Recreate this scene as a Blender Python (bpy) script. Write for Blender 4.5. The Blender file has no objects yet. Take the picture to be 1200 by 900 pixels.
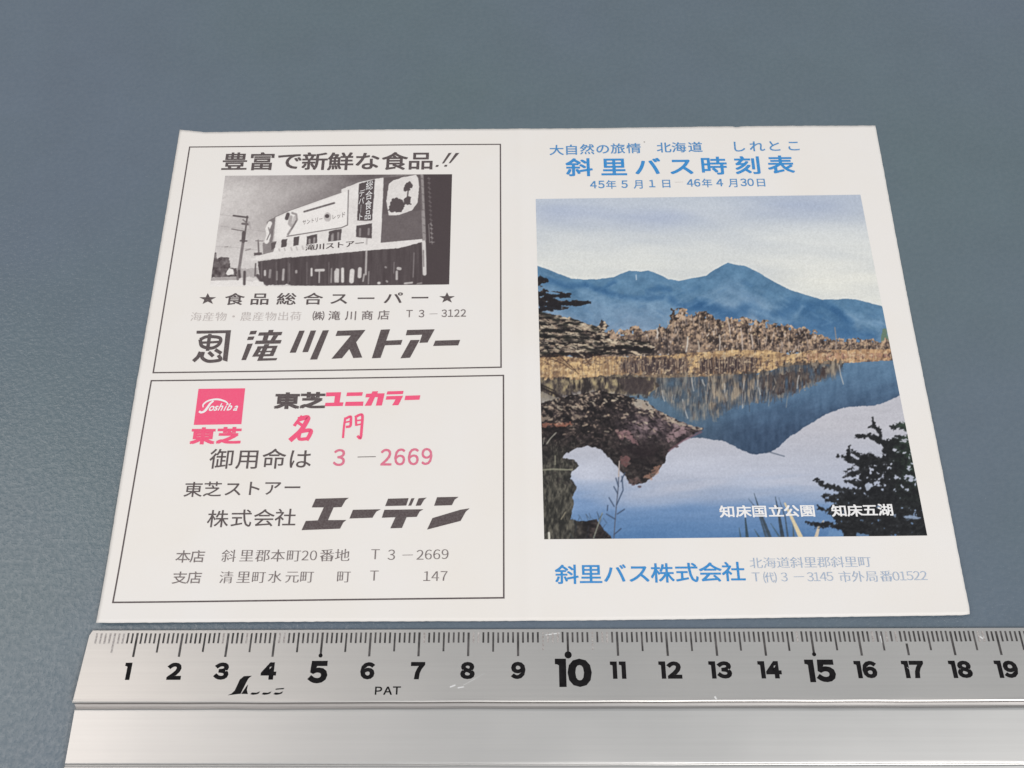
import bpy, math, random
import numpy as np

# ---------------------------------------------------------------- camera, world, lamps, exposure
sc = bpy.context.scene
COL = sc.collection
MM = 0.001
FOC = 1184.0                                   # focal length in units of a 1200 px wide frame
CAM_R = (0.440255860, 0.009525340, -0.000740220)
CAM_T = np.array([-2.0034, -110.7662, 213.8809])   # millimetres

cd = bpy.data.cameras.new('camera')
cam = bpy.data.objects.new('camera', cd)
COL.objects.link(cam)
cd.sensor_fit = 'HORIZONTAL'
cd.sensor_width = 36.0
cd.lens = 36.0 * FOC / 1200.0
cd.clip_start = 0.005
cd.clip_end = 50.0
cam.location = tuple(CAM_T * MM)
cam.rotation_euler = CAM_R
sc.camera = cam

w = bpy.data.worlds.new('World')
sc.world = w
w.use_nodes = True
bg = w.node_tree.nodes['Background']
bg.inputs['Color'].default_value = (0.93, 0.97, 1.0, 1)
bg.inputs['Strength'].default_value = 0.46


def lamp(name, loc, target, sx, sy, watts, color):
    ld = bpy.data.lights.new(name, 'AREA')
    ld.shape = 'RECTANGLE'
    ld.size, ld.size_y = sx, sy
    ld.energy = watts
    ld.color = color
    o = bpy.data.objects.new(name, ld)
    COL.objects.link(o)
    o.location = loc
    from mathutils import Vector
    o.rotation_euler = (Vector(target) - Vector(loc)).to_track_quat('-Z', 'Y').to_euler()
    return o


lamp('ceiling_lamp', (0.62, -0.72, 1.20), (0.0, 0.0, 0.0), 0.8, 0.6, 13.0, (1.0, 0.985, 0.96))
lamp('window_light', (-0.56, 0.04, 0.62), (-0.30, 0.0, 0.0), 0.42, 0.58, 1.4, (1.0, 0.91, 0.84))

sc.view_settings.view_transform = 'Standard'
sc.view_settings.look = 'None'
sc.view_settings.exposure = 0.0
sc.view_settings.gamma = 1.0
sc.view_settings.use_curve_mapping = False

# ---------------------------------------------------------------- measuring: photograph -> surfaces (mm)


def rotm(rx, ry, rz):
    c, s = math.cos, math.sin
    X = np.array([[1, 0, 0], [0, c(rx), -s(rx)], [0, s(rx), c(rx)]])
    Y = np.array([[c(ry), 0, s(ry)], [0, 1, 0], [-s(ry), 0, c(ry)]])
    Z = np.array([[c(rz), -s(rz), 0], [s(rz), c(rz), 0], [0, 0, 1]])
    return Z @ Y @ X


ROT = rotm(*CAM_R)


def sheet_h(x, y):
    """height of the lightly curled paper above the mat, mm"""
    x = np.asarray(x, float); y = np.asarray(y, float)
    h = 0.34 + 0.07 * np.sin(x / 15.0 + 0.7) * np.sin(y / 21.0 + 1.3) + 0.05 * np.sin(x / 31.0 + y / 17.0)
    h = h + 0.95 * np.exp(-(y + 65.5) / 8.0) * (0.58 + 0.42 * np.sin(x / 34.0 - 1.9)) * (y > -80)
    h = h + 0.55 * np.exp(-(x + 93.0) / 11.0) * np.exp(-((y + 40) / 42.0) ** 2)
    h = h + 0.35 * np.exp((x - 93.0) / 9.0) * np.exp(-((y + 50) / 45.0) ** 2)
    h = h + 0.16 * np.exp(-((x + 1.0 + 0.01 * y) / 1.5) ** 2)
    return h


def rule_h(x, y):
    """height of the sloping graduated face of the ruler, mm"""
    return 0.80 + (-67.15 - np.asarray(y, float)) * 0.103


def cast(px, py, hf):
    d = ROT @ np.array([(px - 600) / FOC, -(py - 450) / FOC, -1.0])
    z = 0.4
    for _ in range(6):
        t = (z - CAM_T[2]) / d[2]
        p = CAM_T + t * d
        z = float(hf(p[0], p[1]))
    return p[0], p[1]


def proj(x, y, z):
    q = np.stack([x - CAM_T[0], y - CAM_T[1], z - CAM_T[2]], -1) @ ROT
    return 600 + FOC * q[..., 0] / -q[..., 2], 450 - FOC * q[..., 1] / -q[..., 2]


def crop(x0, y0, s):
    """coordinates read off an enlarged detail -> photograph pixels"""
    return lambda pts: [(x0 + a / s, y0 + b / s) for a, b in pts]


def lin(c):
    c = np.asarray(c, float) / 255.0
    return np.where(c <= 0.04045, c / 12.92, ((c + 0.055) / 1.055) ** 2.4)


# ---------------------------------------------------------------- materials
def mat(name):
    m = bpy.data.materials.new(name)
    m.use_nodes = True
    n = m.node_tree.nodes
    return m, n, m.node_tree.links, n['Principled BSDF']


def N(n, t, **kw):
    o = n.new(t)
    for k, v in kw.items():
        if k.startswith('i_'):
            o.inputs[k[2:].replace('_', ' ')].default_value = v
        else:
            setattr(o, k, v)
    return o


def ramp(n, fac, a, b, ca, cb):
    r = n.new('ShaderNodeValToRGB')
    r.color_ramp.elements[0].position = a
    r.color_ramp.elements[1].position = b
    r.color_ramp.elements[0].color = (*ca, 1)
    r.color_ramp.elements[1].color = (*cb, 1)
    return r


def ink_mat(name, rgb, patchy=0.12):
    m, n, l, b = mat(name)
    tc = N(n, 'ShaderNodeTexCoord')
    no = N(n, 'ShaderNodeTexNoise', i_Scale=2600.0, i_Detail=2.0)
    c = lin(rgb)
    pap = np.array([0.80, 0.78, 0.76])
    r = ramp(n, None, 0.35, 0.75, tuple(c), tuple(c * (1 - patchy) + pap * patchy))
    l.new(tc.outputs['Object'], no.inputs['Vector'])
    l.new(no.outputs['Fac'], r.inputs['Fac'])
    l.new(r.outputs['Color'], b.inputs['Base Color'])
    b.inputs['Roughness'].default_value = 0.5
    b.inputs['Specular IOR Level'].default_value = 0.3
    return m


M = {}
M['ink_brown'] = ink_mat('brown black printing ink', (84, 73, 74), 0.08)
M['ink_grey'] = ink_mat('thin brown printing ink', (112, 100, 100), 0.2)
M['ink_faint'] = ink_mat('worn brown printing ink', (192, 183, 180), 0.4)
M['ink_pink'] = ink_mat('pink printing ink', (243, 88, 128), 0.05)
M['ink_blue'] = ink_mat('blue printing ink', (38, 138, 206), 0.10)
M['ink_blue_thin'] = ink_mat('thin blue printing ink', (56, 136, 196), 0.2)
M['ink_blue_faint'] = ink_mat('worn blue printing ink', (160, 178, 203), 0.4)
M['ink_white'] = ink_mat('unprinted white', (240, 238, 238), 0.02)
M['ink_rose'] = ink_mat('pink numeral ink', (222, 110, 138), 0.15)


def paper_mat():
    m, n, l, b = mat('uncoated leaflet paper')
    tc = N(n, 'ShaderNodeTexCoord')
    a = N(n, 'ShaderNodeTexNoise', i_Scale=38.0, i_Detail=4.0)
    f = N(n, 'ShaderNodeTexNoise', i_Scale=3200.0, i_Detail=3.0)
    r = ramp(n, None, 0.3, 0.7, (0.835, 0.790, 0.746), (0.845, 0.812, 0.790))
    l.new(tc.outputs['Object'], a.inputs['Vector'])
    l.new(tc.outputs['Object'], f.inputs['Vector'])
    l.new(a.outputs['Fac'], r.inputs['Fac'])
    l.new(r.outputs['Color'], b.inputs['Base Color'])
    bp = N(n, 'ShaderNodeBump', i_Strength=0.12, i_Distance=0.00005)
    l.new(f.outputs['Fac'], bp.inputs['Height'])
    l.new(bp.outputs['Normal'], b.inputs['Normal'])
    b.inputs['Roughness'].default_value = 0.5
    b.inputs['Specular IOR Level'].default_value = 0.35
    return m


M['paper'] = paper_mat()


def print_mat(name, rough):
    m, n, l, b = mat(name)
    at = N(n, 'ShaderNodeAttribute', attribute_name='ink')
    tc = N(n, 'ShaderNodeTexCoord')
    no = N(n, 'ShaderNodeTexNoise', i_Scale=2400.0, i_Detail=2.0)
    mx = N(n, 'ShaderNodeMix', data_type='RGBA', blend_type='MULTIPLY')
    mx.inputs[0].default_value = 1.0
    r = ramp(n, None, 0.3, 0.7, (0.95, 0.95, 0.95), (1.04, 1.04, 1.04))
    l.new(tc.outputs['Object'], no.inputs['Vector'])
    l.new(no.outputs['Fac'], r.inputs['Fac'])
    l.new(at.outputs['Color'], mx.inputs[6])
    l.new(r.outputs['Color'], mx.inputs[7])
    l.new(mx.outputs[2], b.inputs['Base Color'])
    b.inputs['Roughness'].default_value = rough
    b.inputs['Specular IOR Level'].default_value = 0.3
    return m


M['print_colour'] = print_mat('four colour halftone print', 0.45)
M['print_mono'] = print_mat('single ink halftone print', 0.5)


def mat_mat():
    m, n, l, b = mat('grained blue grey mat')
    tc = N(n, 'ShaderNodeTexCoord')
    big = N(n, 'ShaderNodeTexNoise', i_Scale=7.0, i_Detail=3.0)
    mid = N(n, 'ShaderNodeTexNoise', i_Scale=60.0, i_Detail=5.0, i_Roughness=0.65)
    grain = N(n, 'ShaderNodeTexNoise', i_Scale=900.0, i_Detail=3.5, i_Roughness=0.62)
    fine = N(n, 'ShaderNodeTexNoise', i_Scale=2200.0, i_Detail=2.0)
    for t in (big, mid, grain, fine):
        l.new(tc.outputs['Object'], t.inputs['Vector'])
    r = ramp(n, None, 0.36, 0.64, (0.116, 0.160, 0.182), (0.124, 0.159, 0.206))
    l.new(big.outputs['Fac'], r.inputs['Fac'])
    r2 = ramp(n, None, 0.25, 0.75, (0.95, 0.95, 0.95), (1.05, 1.05, 1.05))
    l.new(mid.outputs['Fac'], r2.inputs['Fac'])
    mx = N(n, 'ShaderNodeMix', data_type='RGBA', blend_type='MULTIPLY')
    mx.inputs[0].default_value = 1.0
    l.new(r.outputs['Color'], mx.inputs[6])
    l.new(r2.outputs['Color'], mx.inputs[7])
    l.new(mx.outputs[2], b.inputs['Base Color'])
    bp = N(n, 'ShaderNodeBump', i_Strength=0.8, i_Distance=0.00018)
    l.new(grain.outputs['Fac'], bp.inputs['Height'])
    b2 = N(n, 'ShaderNodeBump', i_Strength=0.35, i_Distance=0.00008)
    l.new(fine.outputs['Fac'], b2.inputs['Height'])
    l.new(bp.outputs['Normal'], b2.inputs['Normal'])
    l.new(b2.outputs['Normal'], b.inputs['Normal'])
    b.inputs['Roughness'].default_value = 0.22
    sr = N(n, 'ShaderNodeMapRange')
    sr.inputs[1].default_value = 0.38
    sr.inputs[2].default_value = 0.66
    sr.inputs[3].default_value = 0.45
    sr.inputs[4].default_value = 0.9
    l.new(grain.outputs['Fac'], sr.inputs[0])
    l.new(sr.outputs[0], b.inputs['Specular IOR Level'])
    return m


M['mat'] = mat_mat()


def metal_mat(name, col, rough, streak):
    m, n, l, b = mat(name)
    tc = N(n, 'ShaderNodeTexCoord')
    mp = N(n, 'ShaderNodeMapping')
    mp.inputs['Scale'].default_value = (14.0, 1500.0, 300.0)
    l.new(tc.outputs['Object'], mp.inputs['Vector'])
    no = N(n, 'ShaderNodeTexNoise', i_Scale=1.0, i_Detail=5.0, i_Roughness=0.7)
    l.new(mp.outputs['Vector'], no.inputs['Vector'])
    big = N(n, 'ShaderNodeTexNoise', i_Scale=40.0, i_Detail=4.0)
    l.new(tc.outputs['Object'], big.inputs['Vector'])
    c = np.array(col)
    r = ramp(n, None, 0.3, 0.7, tuple(c * (1 - streak)), tuple(np.minimum(c * (1 + streak), 1)))
    l.new(no.outputs['Fac'], r.inputs['Fac'])
    l.new(r.outputs['Color'], b.inputs['Base Color'])
    b.inputs['Metallic'].default_value = 1.0
    mr = N(n, 'ShaderNodeMapRange')
    mr.inputs[3].default_value = rough - 0.05
    mr.inputs[4].default_value = rough + 0.07
    l.new(big.outputs['Fac'], mr.inputs[0])
    l.new(mr.outputs[0], b.inputs['Roughness'])
    bp = N(n, 'ShaderNodeBump', i_Strength=0.07, i_Distance=0.00004)
    l.new(no.outputs['Fac'], bp.inputs['Height'])
    l.new(bp.outputs['Normal'], b.inputs['Normal'])
    return m


M['satin'] = metal_mat('satin aluminium', (0.675, 0.652, 0.63), 0.40, 0.03)
M['brushed'] = metal_mat('brushed aluminium', (0.645, 0.632, 0.62), 0.40, 0.028)
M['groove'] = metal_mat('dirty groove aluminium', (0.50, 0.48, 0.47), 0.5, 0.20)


def black_mat():
    m, n, l, b = mat('black ruler enamel')
    tc = N(n, 'ShaderNodeTexCoord')
    no = N(n, 'ShaderNodeTexNoise', i_Scale=900.0)
    r = ramp(n, None, 0.3, 0.7, (0.006, 0.005, 0.006), (0.014, 0.013, 0.014))
    l.new(tc.outputs['Object'], no.inputs['Vector'])
    l.new(no.outputs['Fac'], r.inputs['Fac'])
    l.new(r.outputs['Color'], b.inputs['Base Color'])
    b.inputs['Roughness'].default_value = 0.7
    b.inputs['Specular IOR Level'].default_value = 0.12
    return m


M['black'] = black_mat()


def tick_mat():
    m, n, l, b = mat('worn etched black line')
    tc = N(n, 'ShaderNodeTexCoord')
    no = N(n, 'ShaderNodeTexNoise', i_Scale=420.0, i_Detail=3.0)
    r = ramp(n, None, 0.35, 0.72, (0.040, 0.037, 0.037), (0.13, 0.12, 0.12))
    l.new(tc.outputs['Object'], no.inputs['Vector'])
    l.new(no.outputs['Fac'], r.inputs['Fac'])
    l.new(r.outputs['Color'], b.inputs['Base Color'])
    b.inputs['Roughness'].default_value = 0.7
    b.inputs['Specular IOR Level'].default_value = 0.2
    return m


M['tick'] = tick_mat()
M['tick_worn'] = ink_mat('half rubbed away line', (150, 142, 140), 0.5)
M['dirt'] = ink_mat('dark grime', (70, 66, 68), 0.3)
M['scuff'] = ink_mat('pale scuff', (222, 222, 222), 0.0)


# ---------------------------------------------------------------- objects
def empty(name, loc, label=None, cat=None):
    o = bpy.data.objects.new(name, None)
    o.empty_display_size = 0.02
    COL.objects.link(o)
    o.location = loc
    if label:
        o['label'] = label
        o['category'] = cat
    return o


def link(name, me, m, parent=None, label=None):
    o = bpy.data.objects.new(name, me)
    COL.objects.link(o)
    if m is not None:
        me.materials.append(m)
    if parent is not None:
        o.parent = parent
        if parent.type == 'EMPTY':
            o.matrix_parent_inverse.identity()
    if label:
        o['label'] = label
    return o


_gl = {}


def glyph(ch, off=0.0):
    k = (ch, off)
    if k in _gl:
        return _gl[k]
    c = bpy.data.curves.new('glyph', 'FONT')
    c.body = ch
    c.offset = off
    c.resolution_u = 3
    o = bpy.data.objects.new('glyph', c)
    COL.objects.link(o)
    bpy.context.view_layer.update()
    me = bpy.data.meshes.new_from_object(o.evaluated_get(bpy.context.evaluated_depsgraph_get()))
    v = np.array([(a.co.x, a.co.y) for a in me.vertices]).reshape(-1, 2)
    f = [tuple(p.vertices) for p in me.polygons]
    bpy.data.objects.remove(o)
    bpy.data.curves.remove(c)
    bpy.data.meshes.remove(me)
    _gl[k] = (v, f)
    return _gl[k]


def wide(ch):
    return 0x2000 < ord(ch) < 0xFF01 or ord(ch) == 0xFF5C


def full(ch):
    """capitals and figures in the grotesque cut"""
    return chr(ord(ch) + 0xFEE0) if ch.isascii() and (ch.isdigit() or ch.isupper()) else ch


class Ink:
    """collects flat printed shapes lying on one surface"""

    def __init__(self, hf=sheet_h, lift=0.045):
        self.v, self.f, self.hf, self.lift, self.k = [], [], hf, lift, 0

    def S(self, px, py):
        return cast(px, py, self.hf)

    def add(self, v2, faces):
        b = len(self.v)
        v2 = np.asarray(v2, float)
        z = self.hf(v2[:, 0], v2[:, 1]) + self.lift + self.k * 0.002
        self.k = (self.k + 1) % 9
        for (x, y), zz in zip(v2, z):
            self.v.append((x, y, float(zz)))
        for f in faces:
            self.f.append(tuple(b + i for i in f))

    def poly(self, pts):                      # photograph pixels
        p = [self.S(*q) for q in pts]
        a = sum(p[i][0] * p[(i + 1) % len(p)][1] - p[(i + 1) % len(p)][0] * p[i][1] for i in range(len(p)))
        if a < 0:
            p.reverse()
        self.add(p, [tuple(range(len(p)))])

    def ribbon(self, pts, wmm, smooth=True, taper=None):
        """a pen stroke of width wmm (mm) through photograph pixels"""
        p = np.array([self.S(*q) for q in pts])
        if smooth and len(p) > 2:
            t = np.r_[0, np.cumsum(np.hypot(*np.diff(p, axis=0).T))]
            q = []
            P = np.vstack([2 * p[0] - p[1], p, 2 * p[-1] - p[-2]])
            for i in range(1, len(P) - 2):
                for s in np.linspace(0, 1, 6, endpoint=False):
                    a, b_, c, d = P[i - 1], P[i], P[i + 1], P[i + 2]
                    q.append(0.5 * (2 * b_ + (c - a) * s + (2 * a - 5 * b_ + 4 * c - d) * s * s + (3 * b_ - a - 3 * c + d) * s ** 3))
            q.append(p[-1])
            p = np.array(q)
        d = np.gradient(p, axis=0) if len(p) > 2 else np.array([p[1] - p[0]] * 2)
        d = d / np.maximum(np.hypot(d[:, 0], d[:, 1]), 1e-9)[:, None]
        n = np.c_[-d[:, 1], d[:, 0]]
        s = np.linspace(0, 1, len(p))
        ww = np.full(len(p), wmm / 2.0) if taper is None else wmm / 2.0 * np.interp(s, np.linspace(0, 1, len(taper)), taper)
        p0 = p.copy(); p0[0] -= d[0] * ww[0] * 0.5; p0[-1] += d[-1] * ww[-1] * 0.5
        L, R_ = p0 + n * ww[:, None], p0 - n * ww[:, None]
        m = len(p)
        self.add(np.vstack([R_, L]), [(i, i + 1, m + i + 1, m + i) for i in range(m - 1)])

    def bar(self, a, b, wmm, n=40):
        """a straight ruled line between two photograph pixels"""
        A, B = np.array(self.S(*a)), np.array(self.S(*b))
        d = (B - A) / np.hypot(*(B - A))
        nn = np.array([-d[1], d[0]]) * wmm / 2
        A, B = A - d * wmm / 2, B + d * wmm / 2
        t = np.linspace(0, 1, n + 1)[:, None]
        P = A + (B - A) * t
        self.add(np.vstack([P - nn, P + nn]), [(i, i + 1, n + 1 + i + 1, n + 1 + i) for i in range(n)])

    def text(self, s, pos, wpx, hpx, off=0.0, mincho=False, shear=0.0):
        """characters s at pixel centres pos (all of them, or first and last), ink size wpx x hpx"""
        if len(pos) == 2 and len(s) != 2:
            (x0, y0), (x1, y1) = pos
            k = max(len(s) - 1, 1)
            pos = [(x0 + (x1 - x0) * i / k, y0 + (y1 - y0) * i / k) for i in range(len(s))]
        for ch, (x, y) in zip(map(full, s), pos):
            if ch in ' \u3000':
                continue
            cx, cy = self.S(x, y)
            wm = self.S(x + wpx / 2, y)[0] - self.S(x - wpx / 2, y)[0]
            hm = self.S(x, y - hpx / 2)[1] - self.S(x, y + hpx / 2)[1]
            e = off
            passes = [(-e, -e), (e, -e), (e, e), (-e, e), (0, 0)] if e > 0 else [(0, 0)]
            if mincho:                        # thick uprights, hairline crossbars
                passes = [(-0.016, 0), (0.016, 0)]
            v, f = glyph(ch, -0.012 if mincho else 0.0)
            if len(v) == 0:
                continue
            for dx, dy in passes:
                if wide(ch):
                    c0 = np.array([0.5, 0.39]); sx, sy = wm / 0.90, hm / 0.90
                else:
                    v0 = glyph(ch, 0.0)[0]
                    c0 = (v0.min(0) + v0.max(0)) / 2
                    
                    v8 = glyph(chr(0xFF18) if ord(ch) > 255 else '8')[0]
                    sx, sy = wm / np.ptp(v8[:, 0]), hm / np.ptp(v8[:, 1])
                q = (v - c0 + [dx, dy]) * [sx, sy]
                q[:, 0] += q[:, 1] * shear
                self.add(q + [cx, cy], f)

    def text_quad(self, s, quad, vertical=False, off=0.0, fill=0.9):
        """characters s spread over a four-cornered strip (TL, TR, BR, BL in photograph pixels)"""
        TL, TR, BR, BL = [np.array(self.S(*q)) for q in quad]
        n = len(s)
        for i, ch in enumerate(s):
            v, f = glyph(ch, 0.0)
            g = (v - [0.05, -0.06]) / 0.90
            g = 0.5 + (g - 0.5) * fill
            if vertical:
                uu, vv = g[:, 0], (i + 1 - g[:, 1]) / n
            else:
                uu, vv = (i + g[:, 0]) / n, 1 - g[:, 1]
            uu, vv = uu[:, None], vv[:, None]
            self.add((TL * (1 - uu) + TR * uu) * (1 - vv) + (BL * (1 - uu) + BR * uu) * vv, f)

    def build(self, name, m, parent, label=None):
        me = bpy.data.meshes.new(name)
        me.from_pydata([(a * MM, b * MM, c * MM) for a, b, c in self.v], [], self.f)
        me.update()
        return link(name, me, m, parent, label)


# ---------------------------------------------------------------- the table mat
me = bpy.data.meshes.new('table_mat')
me.from_pydata([(-1.2, -1.0, 0), (1.2, -1.0, 0), (1.2, 1.4, 0), (-1.2, 1.4, 0)], [], [(0, 1, 2, 3)])
o = link('table_surface', me, M['mat'])
o['kind'] = 'structure'

# ---------------------------------------------------------------- the leaflet
leaflet = empty('leaflet', (0, 0, 0), 'white paper bus timetable leaflet with two adverts and a lake photograph', 'leaflet')


def sheet_outline():
    c = [np.array(cast(*q, sheet_h)) for q in ((209.7, 155.3), (1025.3, 147.2), (1138.0, 721.2), (112.0, 730.3))]
    return c


def make_sheet():
    TL, TR, BR, BL = sheet_outline()
    nx, ny = 230, 160
    u = np.linspace(0, 1, nx + 1)
    v = np.linspace(0, 1, ny + 1)
    U, V = np.meshgrid(u, v)                    # V = 0 bottom, 1 top
    rng = np.random.RandomState(4)
    P = (BL[None, None] * (1 - U[..., None]) + BR * U[..., None]) * (1 - V[..., None]) + \
        (TL * (1 - U[..., None]) + TR * U[..., None]) * V[..., None]
    # hand-cut edges: the upper edge bows a little and has a dog-eared tip at its left end and a tiny nick
    top = 0.10 * np.sin(u * 9.0) + 0.95 * np.clip(1 - u / 0.035, 0, 1) ** 0.8 + 0.55 * np.sin(np.pi * np.clip((u - 0.06) / 0.9, 0, 1)) * 0.5
    top = top - 0.35 * np.exp(-((u - 0.802) / 0.004) ** 2) + 0.03 * rng.randn(nx + 1)
    bot = 0.10 * np.sin(u * 7.0 + 1.0) + 0.02 * rng.randn(nx + 1)
    rgt = 0.12 * np.sin(v * 8.0) + 0.02 * rng.randn(ny + 1)
    lft = 0.08 * np.sin(v * 6.0 + 2) + 0.02 * rng.randn(ny + 1)
    P[..., 1] += top[None, :] * V ** 6 + bot[None, :] * (1 - V) ** 6
    P[..., 0] += rgt[:, None] * U ** 6 + lft[:, None] * (1 - U) ** 6
    # the rounded lower right corner
    cr = np.exp(-(((U - 1) / 0.006) ** 2 + ((V) / 0.008) ** 2))
    P[..., 0] -= 0.25 * cr
    P[..., 1] += 0.2 * cr
    z = sheet_h(P[..., 0], P[..., 1])
    n = (nx + 1) * (ny + 1)
    top_v = np.c_[P.reshape(-1, 2), z.reshape(-1)]
    bot_v = top_v.copy(); bot_v[:, 2] -= 0.20
    idx = np.arange(n).reshape(ny + 1, nx + 1)
    F = []
    for j in range(ny):
        for i in range(nx):
            a, b, c, d = idx[j, i], idx[j, i + 1], idx[j + 1, i + 1], idx[j + 1, i]
            F.append((a, b, c, d)); F.append((n + d, n + c, n + b, n + a))
    rim = list(idx[0, :]) + list(idx[1:, -1]) + list(idx[-1, -2::-1]) + list(idx[-2:0:-1, 0])
    for k in range(len(rim)):
        a, b = rim[k], rim[(k + 1) % len(rim)]
        F.append((b, a, n + a, n + b))
    me = bpy.data.meshes.new('paper_sheet')
    me.from_pydata([tuple(map(float, r * MM)) for r in np.vstack([top_v, bot_v])], [], [tuple(int(i) for i in f) for f in F])
    for p in me.polygons:
        p.use_smooth = len(p.vertices) == 4 and abs(p.normal.z) > 0.5
    me.update()
    return link('paper_sheet', me, M['paper'], leaflet)


make_sheet()


# ---- a small painter for the two printed photographs (colours only, on the real flat print)
class Print:
    def __init__(self, corners, nx, ny, seed):
        self.c = [np.array(cast(*q, sheet_h)) for q in corners]     # TL TR BR BL
        self.nx, self.ny, self.ss = nx, ny, 2
        u = (np.arange(nx * 2) + 0.5) / (nx * 2)
        v = (np.arange(ny * 2) + 0.5) / (ny * 2)
        U, V = np.meshgrid(u, v)                                     # V = 0 at the top
        P = self.at(U, V)
        self.X, self.Y = proj(P[..., 0], P[..., 1], sheet_h(P[..., 0], P[..., 1]))
        self.img = np.zeros(self.X.shape + (3,))
        self.rng = np.random.RandomState(seed)

    def at(self, U, V):
        TL, TR, BR, BL = self.c
        U, V = U[..., None], V[..., None]
        return (TL * (1 - U) + TR * U) * (1 - V) + (BL * (1 - U) + BR * U) * V

    def noise(self, sx, sy, octaves=3, gain=0.5, rot=0.0):
        """value noise about 0, one cell = sx by sy photograph pixels"""
        out = np.zeros(self.X.shape); amp = 1.0; tot = 0
        cr, sr = math.cos(rot), math.sin(rot)
        A, B = self.X * cr + self.Y * sr, -self.X * sr + self.Y * cr
        for _ in range(octaves):
            g = self.rng.rand(97, 101)
            a, b = A / sx + self.rng.rand() * 50, B / sy + self.rng.rand() * 50
            ia, ib = np.floor(a).astype(int), np.floor(b).astype(int)
            fa, fb = a - ia, b - ib
            fa, fb = fa * fa * (3 - 2 * fa), fb * fb * (3 - 2 * fb)
            q = lambda i, j: g[(ib + j) % 97, (ia + i) % 101]
            out += amp * ((q(0, 0) * (1 - fa) + q(1, 0) * fa) * (1 - fb) + (q(0, 1) * (1 - fa) + q(1, 1) * fa) * fb - 0.5)
            tot += amp; amp *= gain; sx *= 0.5; sy *= 0.5
        return out * 2 / tot

    def mask(self, pts, jit=0.0, cell=3.0, jy=None):
        X, Y = self.X, self.Y
        p = np.array(pts, float)
        if jit:
            X = X + jit * self.noise(cell, cell, 2)
            Y = Y + (jit if jy is None else jy) * self.noise(cell, cell, 2)
        m = np.zeros(X.shape, bool)
        pad = jit * 2 + 1
        r = (self.X > p[:, 0].min() - pad) & (self.X < p[:, 0].max() + pad) & (self.Y > p[:, 1].min() - pad) & (self.Y < p[:, 1].max() + pad)
        x, y = X[r], Y[r]
        k = np.zeros(x.shape, bool)
        for (x0, y0), (x1, y1) in zip(p, np.roll(p, -1, 0)):
            if y0 == y1:
                continue
            k ^= ((y0 > y) != (y1 > y)) & (x < (x1 - x0) * (y - y0) / (y1 - y0) + x0)
        m[r] = k
        return m

    def fill(self, m, col, a=1.0):
        a = np.asarray(m, float) * a
        self.img = self.img * (1 - a[..., None]) + np.asarray(col, float) * a[..., None]

    def poly(self, pts, col, jit=0.0, cell=3.0, a=1.0):
        self.fill(self.mask(pts, jit, cell), col, a)

    def dist(self, pts):
        p = np.array(pts, float)
        d = np.full(self.X.shape, 1e9)
        for (x0, y0), (x1, y1) in zip(p[:-1], p[1:]):
            L = (x1 - x0) ** 2 + (y1 - y0) ** 2 + 1e-9
            t = np.clip(((self.X - x0) * (x1 - x0) + (self.Y - y0) * (y1 - y0)) / L, 0, 1)
            d = np.minimum(d, np.hypot(self.X - x0 - t * (x1 - x0), self.Y - y0 - t * (y1 - y0)))
        return d

    def win(self, x0, x1, y0, y1):
        ya, yb = np.maximum(self.Y[:, 0], self.Y[:, -1]), np.minimum(self.Y[:, 0], self.Y[:, -1])
        xa, xb = np.maximum(self.X[0], self.X[-1]), np.minimum(self.X[0], self.X[-1])
        r = np.nonzero((ya >= y0) & (yb <= y1))[0]
        c = np.nonzero((xa >= x0) & (xb <= x1))[0]
        if len(r) == 0 or len(c) == 0:
            return None
        return slice(r[0], r[-1] + 1), slice(c[0], c[-1] + 1)

    def stroke(self, pts, col, w, soft=0.5, a=1.0, within=None):
        q = np.array(pts, float)
        k = self.win(q[:, 0].min() - w - 1, q[:, 0].max() + w + 1, q[:, 1].min() - w - 1, q[:, 1].max() + w + 1)
        if k is None:
            return
        X, Y = self.X[k], self.Y[k]
        d = np.full(X.shape, 1e9)
        for (x0, y0), (x1, y1) in zip(q[:-1], q[1:]):
            L = (x1 - x0) ** 2 + (y1 - y0) ** 2 + 1e-9
            t = np.clip(((X - x0) * (x1 - x0) + (Y - y0) * (y1 - y0)) / L, 0, 1)
            d = np.minimum(d, np.hypot(X - x0 - t * (x1 - x0), Y - y0 - t * (y1 - y0)))
        m = np.clip((w / 2 + soft / 2 - d) / soft, 0, 1) * a
        if within is not None:
            m = m * within[k]
        self.img[k] = self.img[k] * (1 - m[..., None]) + np.asarray(col, float) * m[..., None]

    def blob(self, x, y, rx, ry, col, a=1.0, soft=0.5, within=None):
        k = self.win(x - rx * 1.6, x + rx * 1.6, y - ry * 1.6, y + ry * 1.6)
        if k is None:
            return
        d = np.hypot((self.X[k] - x) / rx, (self.Y[k] - y) / ry)
        m = np.clip((1 + soft / 2 - d) / soft, 0, 1) * a
        if within is not None:
            m = m * within[k]
        self.img[k] = self.img[k] * (1 - m[..., None]) + np.asarray(col, float) * m[..., None]

    def soften(self, n):
        for _ in range(n):
            for ax in (0, 1):
                a = np.concatenate([self.img.take([0], ax), self.img, self.img.take([-1], ax)], ax)
                sl = lambda i: a.take(range(i, i + self.img.shape[ax]), ax)
                self.img = 0.25 * sl(0) + 0.5 * sl(1) + 0.25 * sl(2)

    def taper(self, pts, col, w0, w1, a=1.0):
        p = np.array(pts, float)
        for i in range(len(p) - 1):
            for s in np.linspace(0, 1, 5)[:-1]:
                q0 = p[i] + (p[i + 1] - p[i]) * s
                q1 = p[i] + (p[i + 1] - p[i]) * (s + 0.25)
                k = (i + s) / (len(p) - 1)
                x0, x1 = min(q0[0], q1[0]) - 4, max(q0[0], q1[0]) + 4
                self.stroke([q0, q1], col, w0 + (w1 - w0) * k, 0.5, a)

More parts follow.
